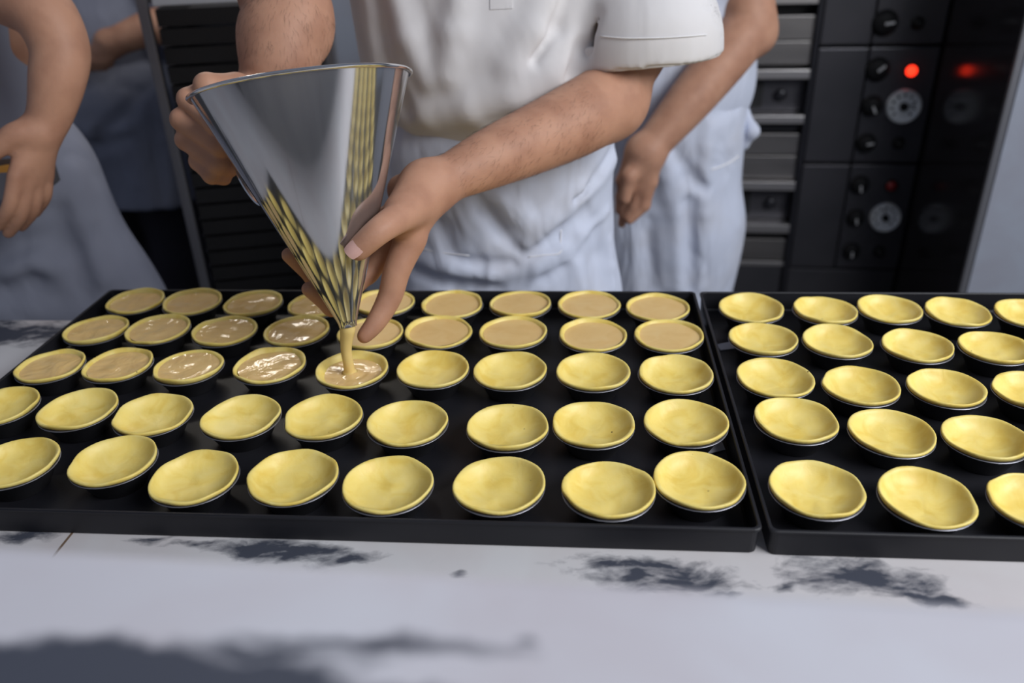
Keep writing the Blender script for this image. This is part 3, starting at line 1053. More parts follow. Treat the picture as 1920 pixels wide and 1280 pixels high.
def knob(u, v, r, ang, pan, small=False):
    s_, z_ = op(u, v)
    if small:
        k = MB().lathe([(r, 0), (r, .006), (r * .55, .010), (r * .55, .03), (r * .4, .033)], 16, (s_, -.010, z_), (0, -1, 0)).build('toggle_switch', MATS['knob_black'], pan, True)
        return
    k = MB().lathe([(r * 1.12, 0), (r * 1.10, .004), (r * .98, .007), (r * .92, .017), (r * .8, .020)], 28, (s_, -.010, z_), (0, -1, 0)).build('knob', MATS['knob_black'], pan, True)
    c, sn = math.cos(ang), math.sin(ang)
    V = []
    for d in (-.0295, -.0312):
        for (a, b) in ((-.10, -.10), (.68, -.10), (.68, .10), (-.10, .10)):
            V.append((s_ + r * (a * c - b * sn), d, z_ + r * (a * sn + b * c)))
    mesh_obj('pointer', V, [(0, 1, 2, 3), (7, 6, 5, 4), (0, 4, 5, 1), (1, 5, 6, 2), (2, 6, 7, 3), (3, 7, 4, 0)], MATS['pointer_white'], k)


PX = 2.3 / FPX
for (u, v, r, a, i) in ((1657, 42, 20, .15, 0), (1643, 129, 19, .7, 1), (1633, 197, 17, -1.1, 1), (1622, 266, 16, .2, 1), (1610, 344, 16, -1.4, 2), (1602, 405, 15, -1.4, 2), (1594, 467, 15, -1.5, 2)):
    knob(u, v, r * PX, a, cpan[i])
for (u, v, i) in ((1718, 42, 0), (1682, 266, 1), (1646, 468, 2)):
    knob(u, v, 11 * PX, 0, cpan[i], True)
for (u, v, r, i, na) in ((1691, 197, 30, 1, .12), (1657, 404, 28, 2, 1.8)):
    s_, z_ = op(u, v); r *= PX
    g = MB().lathe([(r, 0), (r, .012), (r * .93, .016), (r * .88, .013), (r * .86, .004)], 40, (s_, -.010, z_), (0, -1, 0), False).build('gauge', MATS['bezel'], cpan[i], True)
    MB().lathe([(r * .88, 0), (r * .88, .006)], 40, (s_, -.010, z_), (0, -1, 0)).build('dial', MATS['dial_white'], g)
    for k in range(9):
        a = math.radians(225 - 33.75 * k)
        c, sn = math.cos(a), math.sin(a)
        V = [(s_ + c * q * r - sn * t * r, d, z_ + sn * q * r + c * t * r) for d in (-.0158, -.0166) for (q, t) in ((.56, -.07), (.74, -.07), (.74, .07), (.56, .07))]
        mesh_obj('tick', V, [(0, 1, 2, 3), (7, 6, 5, 4), (0, 4, 5, 1), (1, 5, 6, 2), (2, 6, 7, 3), (3, 7, 4, 0)], MATS['ink_black'], g)
    c, sn = math.cos(na), math.sin(na)
    V = [(s_ + c * q * r - sn * t * r, d, z_ + sn * q * r + c * t * r) for d in (-.0168, -.0180) for (q, t) in ((-.2, -.05), (.7, -.02), (.7, .02), (-.2, .05))]
    mesh_obj('needle', V, [(0, 1, 2, 3), (7, 6, 5, 4), (0, 4, 5, 1), (1, 5, 6, 2), (2, 6, 7, 3), (3, 7, 4, 0)], MATS['ink_black'], g)
    MB().lathe([(r * .24, 0), (r * .22, .012), (r * .1, .014)], 20, (s_, -.016, z_), (0, -1, 0)).build('hub', MATS['knob_black'], g, True)
for (u, v, i, m) in ((1706, 131, 1, 'lamp_red_lit'), (1669, 346, 2, 'lamp_red_off')):
    s_, z_ = op(u, v); r = 9.5 * PX
    lp = MB().lathe([(r * 1.25, 0), (r * 1.25, .003), (r, .004)], 24, (s_, -.010, z_), (0, -1, 0)).build('lamp_bezel', MATS['knob_black'], cpan[i], True)
    MB().lathe([(r, 0), (r * .97, .006), (r * .75, .011), (r * .35, .0135), (.0002, .014)], 24, (s_, -.012, z_), (0, -1, 0)).build('red_lamp', MATS[m], lp, True)
# glossy side casing that stands forward of the controls and mirrors them
sp0 = OP + OEX * (sC + .004)
fr = plane_hit(1880, 200, sp0, OEX) - OP
dF = float(fr @ OEN)
obox('side_casing', sC + .004, sC + .016, dF, .9, 0, ztop, 'oven_gloss', bev=.002)
obox('edge_trim', sC + .003, sC + .018, dF - .012, dF, 0, ztop, 'rack_steel', bev=.002)
# marble-clad pier beside the oven
marble('marble_wall_shaded', [(0, 0, .3, .02, .6, .25)], base=(0.33, 0.355, 0.42), rough=.6, fine=1.4)  # pale marble, its base colour lowered to carry the weak light there
pier = MB().box(sC + .020, sC + 1.2, dF - .012, 1.0, 0, 3.0).build('wall_right', MATS['marble_wall_shaded'])
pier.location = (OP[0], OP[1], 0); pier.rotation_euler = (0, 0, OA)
tag(pier, 'pale marble wall beside the oven', kind='structure')

pr2 = MB().box(-.78, -.26, 2.32, 3.28, 0, 3.0).build('wall_pier', MATS['marble_wall_shaded'])
tag(pr2, 'pale marble pier between the rack and the oven', kind='structure')

# ================================================================== TRAY RACK
RA = math.radians(10.0)
rp = py(331, 270, 1.62)
rack = empty('tray_rack', (rp[0], rp[1], 0), RA)
tag(rack, 'tall steel trolley rack full of black trays behind the funnel', 'rack')
RW, RD = .32, .42
zt = py(370, 4, 1.62)[2]
for (x, y) in ((0, 0), (RW, 0), (0, RD), (RW, RD)):
    MB().box(x - .014, x + .005, y - .014, y + .008, .06, zt + .03, .003).build('post', MATS['rack_steel'], rack)
    MB().lathe([(.03, -.012), (.03, .012)], 20, (x, y, .03), (1, 0, 0)).build('caster', MATS['shoe'], rack, True)
MB().box(.014, RW - .014, -.010, .010, zt - .004, zt + .026, .002).build('cross_bar', MATS['dial_white'], rack)
MB().box(.014, RW - .014, RD - .01, RD + .01, zt, zt + .026, .002).build('cross_bar', MATS['rack_steel'], rack)
MB().box(.014, RW - .014, -.010, .010, .09, .12, .002).build('cross_bar', MATS['rack_steel'], rack)
for (x0, x1) in ((-.012, .012), (RW - .012, RW + .012)):
    MB().box(x0, x1, .014, RD - .014, zt, zt + .026, .002).build('top_rail', MATS['rack_steel'], rack)
SPC = .0335


def nth(k):
    tens = ['', '', 'twenty', 'thirty']
    small = ordn + ['tenth', 'eleventh', 'twelfth', 'thirteenth', 'fourteenth', 'fifteenth', 'sixteenth', 'seventeenth', 'eighteenth', 'nineteenth']
    if k < 20: return small[k - 1]
    return tens[k // 10][:-1] + 'ieth' if k % 10 == 0 else tens[k // 10] + '-' + small[k % 10 - 1]



nsh = int((zt - .038 - .16) / SPC) + 1
tm = None
for i in range(nsh):
    z = zt - .038 - (nsh - 1 - i) * SPC
    for (x0, x1) in ((.0145, .030), (RW - .030, RW - .0145)):
        MB().box(x0, x1, -.012, RD, z - .0022, z).build('runner', MATS['rack_steel'], rack)
    if tm is None:
        m = MB().box(.019, RW - .019, -.02, RD - .02, 0.0002, .002).box(.019, RW - .019, -.022, -.0195, .0002, .029).box(.019, RW - .019, RD - .021, RD - .019, .0002, .016)
        m.box(.0175, .0195, -.02, RD - .02, .0002, .029).box(RW - .0195, RW - .0175, -.02, RD - .02, .0002, .029)
        o = m.build('rack_tray', MATS['rack_tray']); tm = o.data
    else:
        o = put(bpy.data.objects.new('rack_tray', tm))
    o.location = (rp[0], rp[1], z); o.rotation_euler = (0, 0, RA)
    tag(o, f'black baking sheet in the trolley rack, {nth(nsh - i)} below the white bar', 'tray', 'black sheets in the rack')

# ================================================================== PEOPLE


def sines(seed, n, f0, f1, amp, stretch=(1, 1, 1)):
    rg = np.random.RandomState(seed)
    K = rg.normal(size=(n, 3)); K /= np.linalg.norm(K, axis=1)[:, None]
    K = (K * rg.uniform(f0, f1, (n, 1)) * np.array(stretch)).astype(np.float32)
    ph = rg.uniform(0, 6.28, n).astype(np.float32)

    def f(P):
        return (np.sin(P @ K.T + ph).sum(1) * np.float32(amp / math.sqrt(n))).astype(np.float32)
    return f


def add_head(S, c, face=-1.0):
    """skull, jaw, nose, ears, eye sockets and mouth; looks towards -y"""
    c = np.asarray(c, float)
    S.add([Ell(c, (.074, .094, .105)), Ell(c + [0, -.025, -.065], (.052, .062, .062))], .03, .02)
    S.add([Cap(c + [0, -.088, -.005], c + [0, -.108, -.042], .008, .013)], .01, .012)
    for sx in (-1, 1):
        S.add([Ell(c + [sx * .076, .005, -.02], (.010, .020, .032))], .01, .008)
        S.add([Ell(c + [sx * .031, -.094, .0], (.016, .012, .010))], .01, .012, 'sub')
    S.add([Cap(c + [-.020, -.0905, -.070], c + [.020, -.0905, -.070], .003, .003)], .004, .006, 'sub')


def add_hair(name, c, parent):
    H = SDF()
    c = np.asarray(c, float)
    H.add([Ell(c + [0, .012, .02], (.082, .098, .104))], .01, .01)
    H.add([Half(c + [0, -.03, .0], (0, -.8, -.6))], .01, .01, 'sub')
    H.obj(name, MATS['hair'], .006, parent, c - .15, c + .17)


# ------------------------------------------------------------------ main baker
TC = np.array([-.005, 1.245, 0])
B = SDF()
B.add([Ell(TC + [0, 0, 1.30], (.175, .105, .17)), Ell(TC + [0, .0, 1.08], (.15, .10, .16)), Ell(TC + [0, .02, .92], (.15, .10, .14)),
       Cap(TC + [-.13, .01, 1.40], TC + [.13, .01, 1.40], .06, .06)], .06, .02)
B.limb([(TC + [0, -.01, 1.44], .055), (TC + [0, -.04, 1.54], .052)], .02, .03)
add_head(B, TC + [0, -.075, 1.62])
# his right arm (raised elbow, forearm hanging to the funnel handle)
el_r = np.array([-.335, 1.17, 1.50])
B.limb([(TC + [-.18, .01, 1.40], .058), (el_r, .050)], .02, .02)
pR = [(el_r, .050)] + [(py(u, v, y), r) for (u, v, y, r) in ((534, 0, 1.09, .0545), (528, 70, 1.065, .0530), (520, 125, 1.045, .0440), (505, 172, 1.040, .0335), (490, 188, 1.030, .0290))]
B.slimb(pR, .012)
# palm of the right hand, behind the handle
HB = .034
mc = [py(398, 166, .958 + HB), py(386, 204, .966 + HB), py(388, 242, .966 + HB), py(402, 280, .960 + HB)]
wr = py(492, 190, 1.035)
B.add([Cap(wr, mc[0], .027, .0140), Cap(wr, mc[1], .027, .0140), Cap(wr, mc[2], .026, .0135), Cap(py(485, 215, 1.03), mc[3], .023, .0125)], .016, .014)
pipR = [py(353, 186, .922 + HB), py(341, 224, .920 + HB), py(349, 262, .919 + HB), py(373, 302, .917 + HB)]
dipR = [py(404, 232, .8975 + HB), py(412, 274, .8965 + HB), py(408, 308, .8965 + HB), py(397, 328, .8975 + HB)]
tipR = [py(430, 250, .930 + HB), py(436, 290, .930 + HB), py(430, 318, .928 + HB), py(420, 334, .926 + HB)]
for i in range(4):
    r = (.0116, .0120, .0113, .0104)[i]
    B.limb([(mc[i], r * 1.16), (pipR[i], r * 1.06), (dipR[i], r * .98), (tipR[i], r * .84)], .004, .003)
# thumb over the top of the handle
B.limb([(py(482, 176, 1.025), .020), (py(444, 164, .985), .0160), (py(388, 161, .957), .0138), (py(394, 200, .947), .0120)], .006, .006)

# his left arm
wl = py(806, 352, .925)
pL = [(TC + [.185, .0, 1.395], .062), (py(1190, 40, 1.17), .055), (py(1160, 130, 1.145), .0500), (py(1140, 186, 1.12), .0490), (py(1085, 222, 1.075), .0470),
      (py(1000, 262, 1.025), .0415), (py(920, 297, .978), .0350), (py(850, 330, .945), .0275), (wl, .0245)]
B.slimb(pL, .012)
B.add([Ell(py(1150, 200, 1.125), (.036, .036, .036))], .02, .03)
# palm of the left hand: back of the hand faces right, thumb towards the viewer
km = [py(770, 448, .885), py(762, 432, .915), py(756, 410, .937), py(750, 388, .952)]
B.add([Cap(wl, km[0], .0240, .0150), Cap(wl, km[1], .0240, .0140), Cap(wl, km[2], .0220, .0130), Cap(wl, km[3], .0205, .0120)], .016, .016)
B.add([Cap(py(790, 372, .905), py(752, 420, .872), .0200, .0165)], .01, .016)
B.add([Cap(py(792, 350, .922), py(750, 394, .862), .0240, .0175), Cap(py(785, 356, .945), py(750, 352, .945), .0185, .0145)], .016, .02)
# index finger running down beside the spout
B.slimb([(km[0], .0175), (py(745, 505, .868), .0152), (py(731, 556, .858), .0136), (py(706, 602, .842), .0112), (py(683, 630, .830), .0084)], .008)
# middle, ring and little finger round the far side of the cone, tips showing beyond it
B.limb([(km[1], .0140), (py(690, 512, .890), .0118), (py(622, 576, .851), .0102), (py(580, 542, .844), .0088)], .005, .005)
B.limb([(km[2], .0130), (py(668, 484, .910), .0112), (py(588, 520, .874), .0098), (py(542, 478, .858), .0085)], .005, .005)
B.limb([(km[3], .0118), (py(676, 430, .930), .0100), (py(620, 450, .915), .0088), (py(590, 424, .910), .0076)], .005, .005)
# thumb lying across the front of the cone
thT = py(672, 467, .8040); thI = py(714, 430, .8140)
B.slimb([(py(798, 372, .908), .0200), (py(756, 402, .852), .0170), (thI, .0142), (thT, .0122)], .010)
main = B.obj('person', MATS['skin'], .0024, None, (-.46, .76, .82), (.36, 1.38, 1.76), 1)
tag(main, 'person in white short-sleeved shirt and apron, pouring custard from the funnel', 'person')
add_hair('hair', TC + [0, -.075, 1.62], main)

# fine dark hair on the forearms
me_ = main.data
nv = len(me_.vertices)
co = np.empty(nv * 3, np.float32); me_.vertices.foreach_get('co', co); co = co.reshape(-1, 3)
no = np.empty(nv * 3, np.float32); me_.vertex_normals.foreach_get('vector', no); no = no.reshape(-1, 3)
rg = np.random.RandomState(4)
HV, HF = [], []
for (a_, b_, cnt, rmax) in ((py(1090, 220, 1.075), py(838, 334, .942), 650, .07), (py(530, 20, 1.085), py(515, 150, 1.045), 450, .075)):
    ax_ = b_ - a_; ln_ = np.linalg.norm(ax_); ax_ = ax_ / ln_
    tt = (co - a_) @ ax_
    dist = np.linalg.norm(co - a_ - tt[:, None] * ax_, axis=1)
    ok = np.flatnonzero((tt > 0) & (tt < ln_) & (dist < rmax) & (no[:, 1] < .3))
    for k in rg.choice(ok, min(cnt, len(ok)), replace=False):
        p, n_ = co[k].astype(float), no[k].astype(float)
        t_ = ax_ * .8 + np.array([0, 0, -.7]) + rg.normal(size=3) * .35
        t_ -= n_ * (t_ @ n_); t_ /= np.linalg.norm(t_)
        s_ = np.cross(n_, t_); L_ = rg.uniform(.005, .011); w_ = .00008
        pts_ = [p, p + t_ * L_ * .5 + n_ * .0012, p + t_ * L_ + n_ * .0014]
        i0 = len(HV)
        for q_, f_ in zip(pts_, (1, .8, .15)):
            for e_ in (s_, -s_ * .5 + n_ * .8, -s_ * .5 - n_ * .8): HV.append(q_ + e_ * w_ * f_)
        for j in (0, 3):
            for q in range(3): HF.append((i0 + j + q, i0 + j + (q + 1) % 3, i0 + j + 3 + (q + 1) % 3, i0 + j + 3 + q))
ah = mesh_obj('arm_hair', HV, HF, MATS['hair'], main)
tag(ah, kind='stuff')

# thumb nail
thd = thT - thI; thd /= np.linalg.norm(thd)
tov = CAM - thT; tov /= np.linalg.norm(tov)
nn = tov * .86 + np.array([.0, 0, .40]); nn -= thd * np.dot(nn, thd); nn /= np.linalg.norm(nn)
bb = np.cross(nn, thd)
V, Fc = [], []
for j in range(9):
    for i in range(9):
        a = (i - 4) / 4; b = (j - 4) / 4
        ww = .0088 * (1 - .18 * max(b, 0) ** 2 - .10 * max(-b, 0) ** 2)
        x = a * ww; y = b * .0094 * (1 - .16 * a * a) + .0030
        z = math.sqrt(max(.0129 ** 2 - x * x, 0)) - .00010 - .0009 * max(b, 0) ** 2 * 1.2
        V.append(thT + bb * x + thd * y + nn * z)
for j in range(8):
    for i in range(8): Fc.append((j * 9 + i, j * 9 + i + 1, (j + 1) * 9 + i + 1, (j + 1) * 9 + i))
mesh_obj('thumbnail', V, Fc, MATS['nail'], main, True)

# shirt -----------------------------------------------------------
SH = SDF()
sl0, sl1 = TC + [.165, .0, 1.395], py(1214, 76, 1.165)
slx = py(1216, 240, 1.16)
hem = py(1214, 108, 1.165)
hdir = slx - sl1; hdir /= np.linalg.norm(hdir)
hd2 = hdir + np.array([.02, 0, 0])
SH.limb([(sl0, .085), (sl1, .0930), (slx, .1000)], .03, .03)
SH.add([Half(hem, hd2)], .001, .001, 'sub')
SH.limb([(sl0 * .5 + sl1 * .5, .066), (sl1, .0875), (slx, .0945)], .03, .002, 'sub')
SH.add([Ell(TC + [0, -.005, 1.30], (.205, .128, .20)), Ell(TC + [-.005, -.008, 1.175], (.182, .130, .115)),
        Cap(TC + [-.15, .01, 1.40], TC + [.15, .01, 1.40], .075, .075), Cap(TC + [.155, -.01, 1.36], TC + [.115, -.012, 1.19], .075, .062)], .07, .015)
er2 = (TC + [-.16, .0, 1.39]) * .35 + el_r * .65
SH.limb([(TC + [-.16, .0, 1.39], .080), (er2, .074)], .03, .03)
bs = SDF(); bs.g = list(SH.g)
for (pix, r, k, op_) in (([(1075, 95), (1035, 140), (960, 180), (880, 205), (800, 220), (770, 235)], .020, .03, 'add'),
                         ([(1000, 210), (920, 245), (850, 268), (790, 268)], .013, .02, 'add'),
                         ([(1010, 250), (900, 292), (840, 300), (770, 285)], .010, .015, 'sub'),
                         ([(1118, 30), (1095, 90), (1062, 140)], .011, .016, 'sub'),
                         ([(1030, -20), (1000, 60), (960, 120)], .012, .03, 'add'),
                         ([(1065, -20), (1040, 50), (1000, 110)], .008, .02, 'sub'),
                         ([(705, -20), (715, 60), (725, 130), (760, 200)], .010, .02, 'sub'),
                         ([(740, -20), (765, 70), (800, 150)], .010, .025, 'add'),
                         ([(860, -20), (850, 60), (840, 140)], .009, .03, 'add')):
    ridge(SH, pix, r, k, op_, .45, bs)
SH.disp = sines(3, 10, 12, 40, .0022)
shirt = SH.obj('shirt', MATS['cloth_shirt'], .004, main, (-.42, 1.02, 1.02), (.36, 1.45, 1.60), 1)
# turned-up sleeve cuff, a slightly wider band
CF = SDF()
CF.limb([(sl1, .0960), (slx, .1032)], .03, .03)
CF.add([Half(hem + hdir * .0015, hd2)], .001, .001, 'sub')
CF.add([Half(py(1214, 72, 1.165), -hd2)], .001, .001, 'sub')
CF.limb([(sl1 - hdir * .03, .0875), (slx, .0955)], .03, .001, 'sub')
CF.disp = sines(3, 10, 12, 40, .0022)
CF.obj('cuff', MATS['cloth_shirt'], .0028, shirt, hem - .15, hem + .15, 1)
seam(SH, [(1126, 68), (1160, 71), (1190, 72), (1240, 71), (1290, 68), (1324, 65)], .0008, MATS['stitch'], shirt, 'hem_stitch', .0015)
patch(SH, [(918, -70), (962, -70), (961, 16), (919, 18)], 6, 10, .0, .0009, MATS['cloth_shirt'], shirt, 'placket')

# apron and trousers -----------------------------------------------
AP = SDF()
AP.add([Ell(TC + [-.004, .004, .96], (.176, .122, .20)), Ell(TC + [-.002, .012, .80], (.176, .115, .22)), Ell(TC + [0, .0, 1.08], (.165, .118, .10))], .06, .02)
AP.limb([(TC + [-.08, .01, .80], .105), (TC + [-.08, .01, .50], .11)], .02, .05)
AP.limb([(TC + [.08, .01, .80], .105), (TC + [.08, .01, .50], .11)], .02, .05)
ba_ = SDF(); ba_.g = list(AP.g)
for (pix, r, k, op_) in (([(1150, 300), (1090, 360), (1030, 415), (975, 470)], .013, .02, 'add'),
                         ([(1152, 350), (1100, 400), (1050, 440), (1000, 478)], .010, .014, 'sub'),
                         ([(885, 362), (905, 400), (940, 440), (985, 482)], .008, .012, 'sub'),
                         ([(940, 372), (965, 400), (1000, 430)], .009, .02, 'add'),
                         ([(775, 478), (850, 505), (920, 515), (1000, 500), (1060, 470)], .010, .02, 'add'),
                         ([(780, 510), (850, 535), (930, 542)], .009, .016, 'sub'),
                         ([(1120, 420), (1125, 480), (1130, 545)], .010, .02, 'sub'),
                         ([(1080, 500), (1090, 540)], .010, .02, 'add'),
                         ([(800, 400), (830, 430), (840, 460)], .008, .02, 'sub'),
                         ([(900, 372), (915, 400), (940, 425)], .005, .010, 'sub'),
                         ([(1150, 275), (1120, 330), (1075, 375)], .006, .010, 'sub'),
                         ([(1140, 395), (1095, 440), (1060, 492)], .006, .012, 'add'),
                         ([(1060, 500), (1020, 525), (990, 545)], .006, .010, 'sub'),
                         ([(850, 480), (900, 495), (960, 492)], .006, .010, 'sub'),
                         ([(1145, 450), (1148, 500), (1150, 540)], .006, .012, 'add')):
    ridge(AP, pix, r, k, op_, .5, ba_)
AP.disp = sines(5, 10, 14, 45, .0020)
apron = AP.obj('apron', MATS['cloth_apron'], .004, main, (-.24, 1.06, .36), (.24, 1.46, 1.22), 1)
seam(AP, [(1052, 430), (1051, 452), (1050, 474), (1020, 478), (990, 482)], .0009, MATS['stitch'], apron, 'pocket_seam')
seam(AP, [(772, 461), (800, 468), (840, 475), (880, 479)], .0009, MATS['stitch'], apron, 'pocket_seam')


def legs(name, parent, c, m, z1, sep=.085, r0=.09, r1=.075):
    T = SDF()
    for sx in (-1, 1):
        T.limb([(np.array([c[0] + sx * sep, c[1], z1]), r0), (np.array([c[0] + sx * sep, c[1], .09]), r1)], .02, .02)
    T.add([Half((0, 0, .05), (0, 0, -1))], .001, .002, 'sub')
    T.disp = sines(9, 8, 10, 40, .003)
    T.obj(name, m, .008, parent, (c[0] - .25, c[1] - .2, .0), (c[0] + .25, c[1] + .2, z1 + .13), 1)
    for sx in (-1, 1):
        K = SDF()
        K.add([Ell((c[0] + sx * sep, c[1] - .07, .045), (.047, .13, .05)), Cap((c[0] + sx * sep, c[1] + .0, .06), (c[0] + sx * sep, c[1], .10), .045, .045)], .03, .01)
        K.add([Half((0, 0, .001), (0, 0, -1))], .001, .001, 'sub')
        K.obj('shoe', MATS['shoe'], .008, parent, (c[0] + sx * sep - .08, c[1] - .24, -.02), (c[0] + sx * sep + .08, c[1] + .12, .18), 1)


legs('trousers', main, TC + [0, .01, 0], MATS['cloth_apron'], .55)

# ------------------------------------------------------------------ baker with a hanging arm, before the oven
C2 = py(1262, 330, 1.72); C2[2] = 0
G = SDF()
G.add([Ell(C2 + [-.01, 0, 1.25], (.15, .09, .20)), Ell(C2 + [-.01, 0, 1.0], (.11, .08, .15)), Cap(C2 + [-.12, .0, 1.40], C2 + [.12, 0, 1.40], .055, .055)], .06, .02)
G.limb([(C2 + [0, -.01, 1.42], .052), (C2 + [0, -.02, 1.53], .05)], .02, .03)
add_head(G, C2 + [0, -.04, 1.61])
G.slimb([(C2 + [.17, .0, 1.39], .058), (py(1398, -60, 1.66), .052), (py(1402, 40, 1.63), .050), (py(1372, 92, 1.60), .0475), (py(1300, 180, 1.56), .043), (py(1240, 252, 1.535), .0345), (py(1212, 284, 1.525), .032)], .012)
G.add([Ell(py(1425, 66, 1.63), (.028, .03, .03))], .02, .03)
hw = py(1210, 288, 1.525)
for (a, b, c_, r) in (((1218, 340, 1.515), (1208, 385, 1.512), (1181, 413, 1.512), .0105), ((1200, 345, 1.52), (1190, 385, 1.52), (1176, 408, 1.52), .0105),
                      ((1184, 345, 1.53), (1174, 378, 1.535), (1166, 420, 1.535), .0100), ((1170, 338, 1.54), (1164, 370, 1.545), (1160, 395, 1.545), .0092)):
    G.limb([(hw, .030), (py(*a), .0165)], .01, .018)
    G.limb([(py(*a), r * 1.3), (py(*b), r * 1.1), (py(*c_), r * .8)], .005, .005)
G.limb([(py(1205, 300, 1.515), .020), (py(1180, 330, 1.50), .0150), (py(1172, 372, 1.50), .0115)], .008, .008)
p2 = G.obj('person', MATS['skin'], .0036, None, C2 + [-.36, -.30, .80], C2 + [.36, .20, 1.75], 1)
tag(p2, 'person in white uniform with one arm hanging, standing before the oven', 'person')
add_hair('hair', C2 + [0, -.04, 1.61], p2)
S2 = SDF()
S2.add([Ell(C2 + [-.02, 0, 1.25], (.185, .120, .24)), Ell(C2 + [-.02, 0, 1.05], (.170, .118, .16)), Cap(C2 + [-.13, .0, 1.40], C2 + [.13, 0, 1.40], .07, .07)], .06, .02)
e2 = py(1398, -70, 1.66)
S2.limb([(C2 + [.15, .0, 1.39], .075), (e2, .078)], .03, .03)
S2.disp = sines(11, 10, 12, 38, .004)
S2.obj('shirt', MATS['cloth_apron'], .006, p2, C2 + [-.36, -.25, .85], C2 + [.36, .25, 1.58], 1)
A2 = SDF()
A2.add([Ell(C2 + [-.005, .0, .98], (.150, .125, .22)), Ell(C2 + [.0, .0, .76], (.150, .12, .25))], .06, .02)
A2.limb([(C2 + [-.055, 0, .75], .10), (C2 + [-.055, 0, .45], .10)], .02, .05)
A2.limb([(C2 + [.045, 0, .75], .105), (C2 + [.04, 0, .45], .10)], .02, .05)
b2 = SDF(); b2.g = list(A2.g)
for (pix, r, k, op_) in (([(1330, 200), (1322, 280), (1318, 400), (1308, 540)], .014, .02, 'add'), ([(1260, 280), (1290, 330), (1318, 352)], .014, .02, 'sub'),
                         ([(1240, 300), (1270, 400), (1275, 540)], .014, .03, 'add'), ([(1290, 380), (1295, 540)], .012, .02, 'sub'),
                         ([(1345, 215), (1380, 195), (1405, 175)], .012, .02, 'sub'), ([(1215, 420), (1220, 540)], .014, .02, 'sub')):
    ridge(A2, pix, r, k, op_, .5, b2)
A2.disp = sines(12, 10, 14, 40, .003)
a2 = A2.obj('apron', MATS['cloth_apron'], .005, p2, C2 + [-.30, -.25, .34], C2 + [.30, .25, 1.24], 1)
seam(A2, [(1334, 318), (1352, 312), (1372, 302), (1385, 292)], .0018, MATS['stitch'], a2, 'pocket_seam')
FLP = SDF()
f0 = py(1400, 205, 1.70); f1 = py(1408, 262, 1.68)
FLP.add([Cap(py(1392, 196, 1.70), py(1411, 246, 1.675), .006, .0125), Cap(py(1411, 246, 1.675), py(1394, 270, 1.69), .0125, .009), Cap(py(1392, 196, 1.70), py(1394, 270, 1.69), .010, .010)], .014, .01)
FLP.obj('pocket_flap', MATS['cloth_apron'], .004, a2, f1 - .12, f1 + .12, 1)
legs('trousers', p2, C2, MATS['cloth_apron'], .5, .07)

# ------------------------------------------------------------------ baker carrying a tin, beside the left end of the counter
C3 = py(-35, 300, 1.36); C3[2] = 0
G = SDF()
G.add([Ell(C3 + [0, 0, 1.25], (.16, .10, .20)), Ell(C3 + [0, 0, 1.0], (.15, .10, .16)), Cap(C3 + [-.12, .0, 1.40], C3 + [.12, 0, 1.40], .055, .055)], .06, .02)
G.limb([(C3 + [0, -.01, 1.42], .052), (C3 + [0, -.02, 1.53], .05)], .02, .03)
add_head(G, C3 + [0, -.04, 1.61])
G.slimb([(C3 + [.03, -.04, 1.36], .058), (py(10, -18, 1.20), .0440), (py(78, 22, 1.17), .0400), (py(112, 90, 1.155), .0365), (py(107, 150, 1.14), .0340), (py(94, 212, 1.13), .0280), (py(78, 248, 1.12), .0255)], .012)
hw = py(72, 252, 1.12)
for (a, b, c_, r) in (((30, 330, 1.082), (18, 386, 1.072), (-6, 424, 1.080), .0092), ((50, 342, 1.092), (40, 398, 1.084), (16, 436, 1.092), .0095),
                      ((68, 340, 1.105), (62, 390, 1.098), (40, 424, 1.106), .0090), ((86, 328, 1.119), (84, 368, 1.114), (66, 400, 1.120), .0080)):
    G.limb([(hw, .023), (py(*a), .0108)], .008, .009)
    G.slimb([(py(*a), r * 1.15), (py(*b), r * 1.05), (py(*c_), r * .85)], .0022)
G.slimb([(py(70, 250, 1.112), .021), (py(28, 254, 1.095), .0160), (py(-8, 280, 1.088), .0125), (py(-30, 300, 1.088), .0105)], .008)
p3 = G.obj('person', MATS['skin'], .0030, None, C3 + [-.36, -.34, .80], C3 + [.36, .20, 1.75], 1)
tag(p3, 'person in pale apron with bare forearm, carrying a steel tin of pastries', 'person')
add_hair('hair', C3 + [0, -.04, 1.61], p3)
S3 = SDF()
S3.add([Ell(C3 + [-.02, 0, 1.25], (.175, .120, .22)), Ell(C3 + [-.02, 0, 1.08], (.165, .118, .16)), Cap(C3 + [-.13, .0, 1.40], C3 + [.10, 0, 1.40], .07, .07)], .06, .02)
S3.limb([(C3 + [.0, -.03, 1.39], .07), (py(-60, -60, 1.21), .060)], .03, .03)
S3.disp = sines(21, 10, 12, 38, .004)
S3.obj('shirt', MATS['cloth_white_shaded'], .006, p3, C3 + [-.36, -.30, .88], C3 + [.36, .25, 1.58], 1)
A3 = SDF()
A3.add([Ell(C3 + [-.005, .0, .98], (.185, .125, .20)), Ell(C3 + [.025, -.01, .78], (.215, .14, .22))], .06, .02)
A3.limb([(C3 + [-.08, 0, .70], .13), (C3 + [-.09, 0, .45], .13)], .02, .05)
A3.limb([(C3 + [.11, 0, .72], .125), (C3 + [.13, 0, .45], .13)], .02, .05)
b3 = SDF(); b3.g = list(A3.g)
for (pix, r, k, op_) in (([(5, 478), (50, 455), (105, 440)], .012, .02, 'sub'), ([(10, 520), (70, 500), (130, 500)], .016, .03, 'add'), ([(0, 550), (60, 540), (110, 560)], .016, .03, 'sub'),
                         ([(130, 330), (150, 420), (190, 520)], .014, .03, 'add'), ([(110, 400), (130, 470), (160, 560)], .012, .03, 'sub')):
    ridge(A3, pix, r, k, op_, .5, b3)
A3.disp = sines(22, 10, 12, 36, .003)
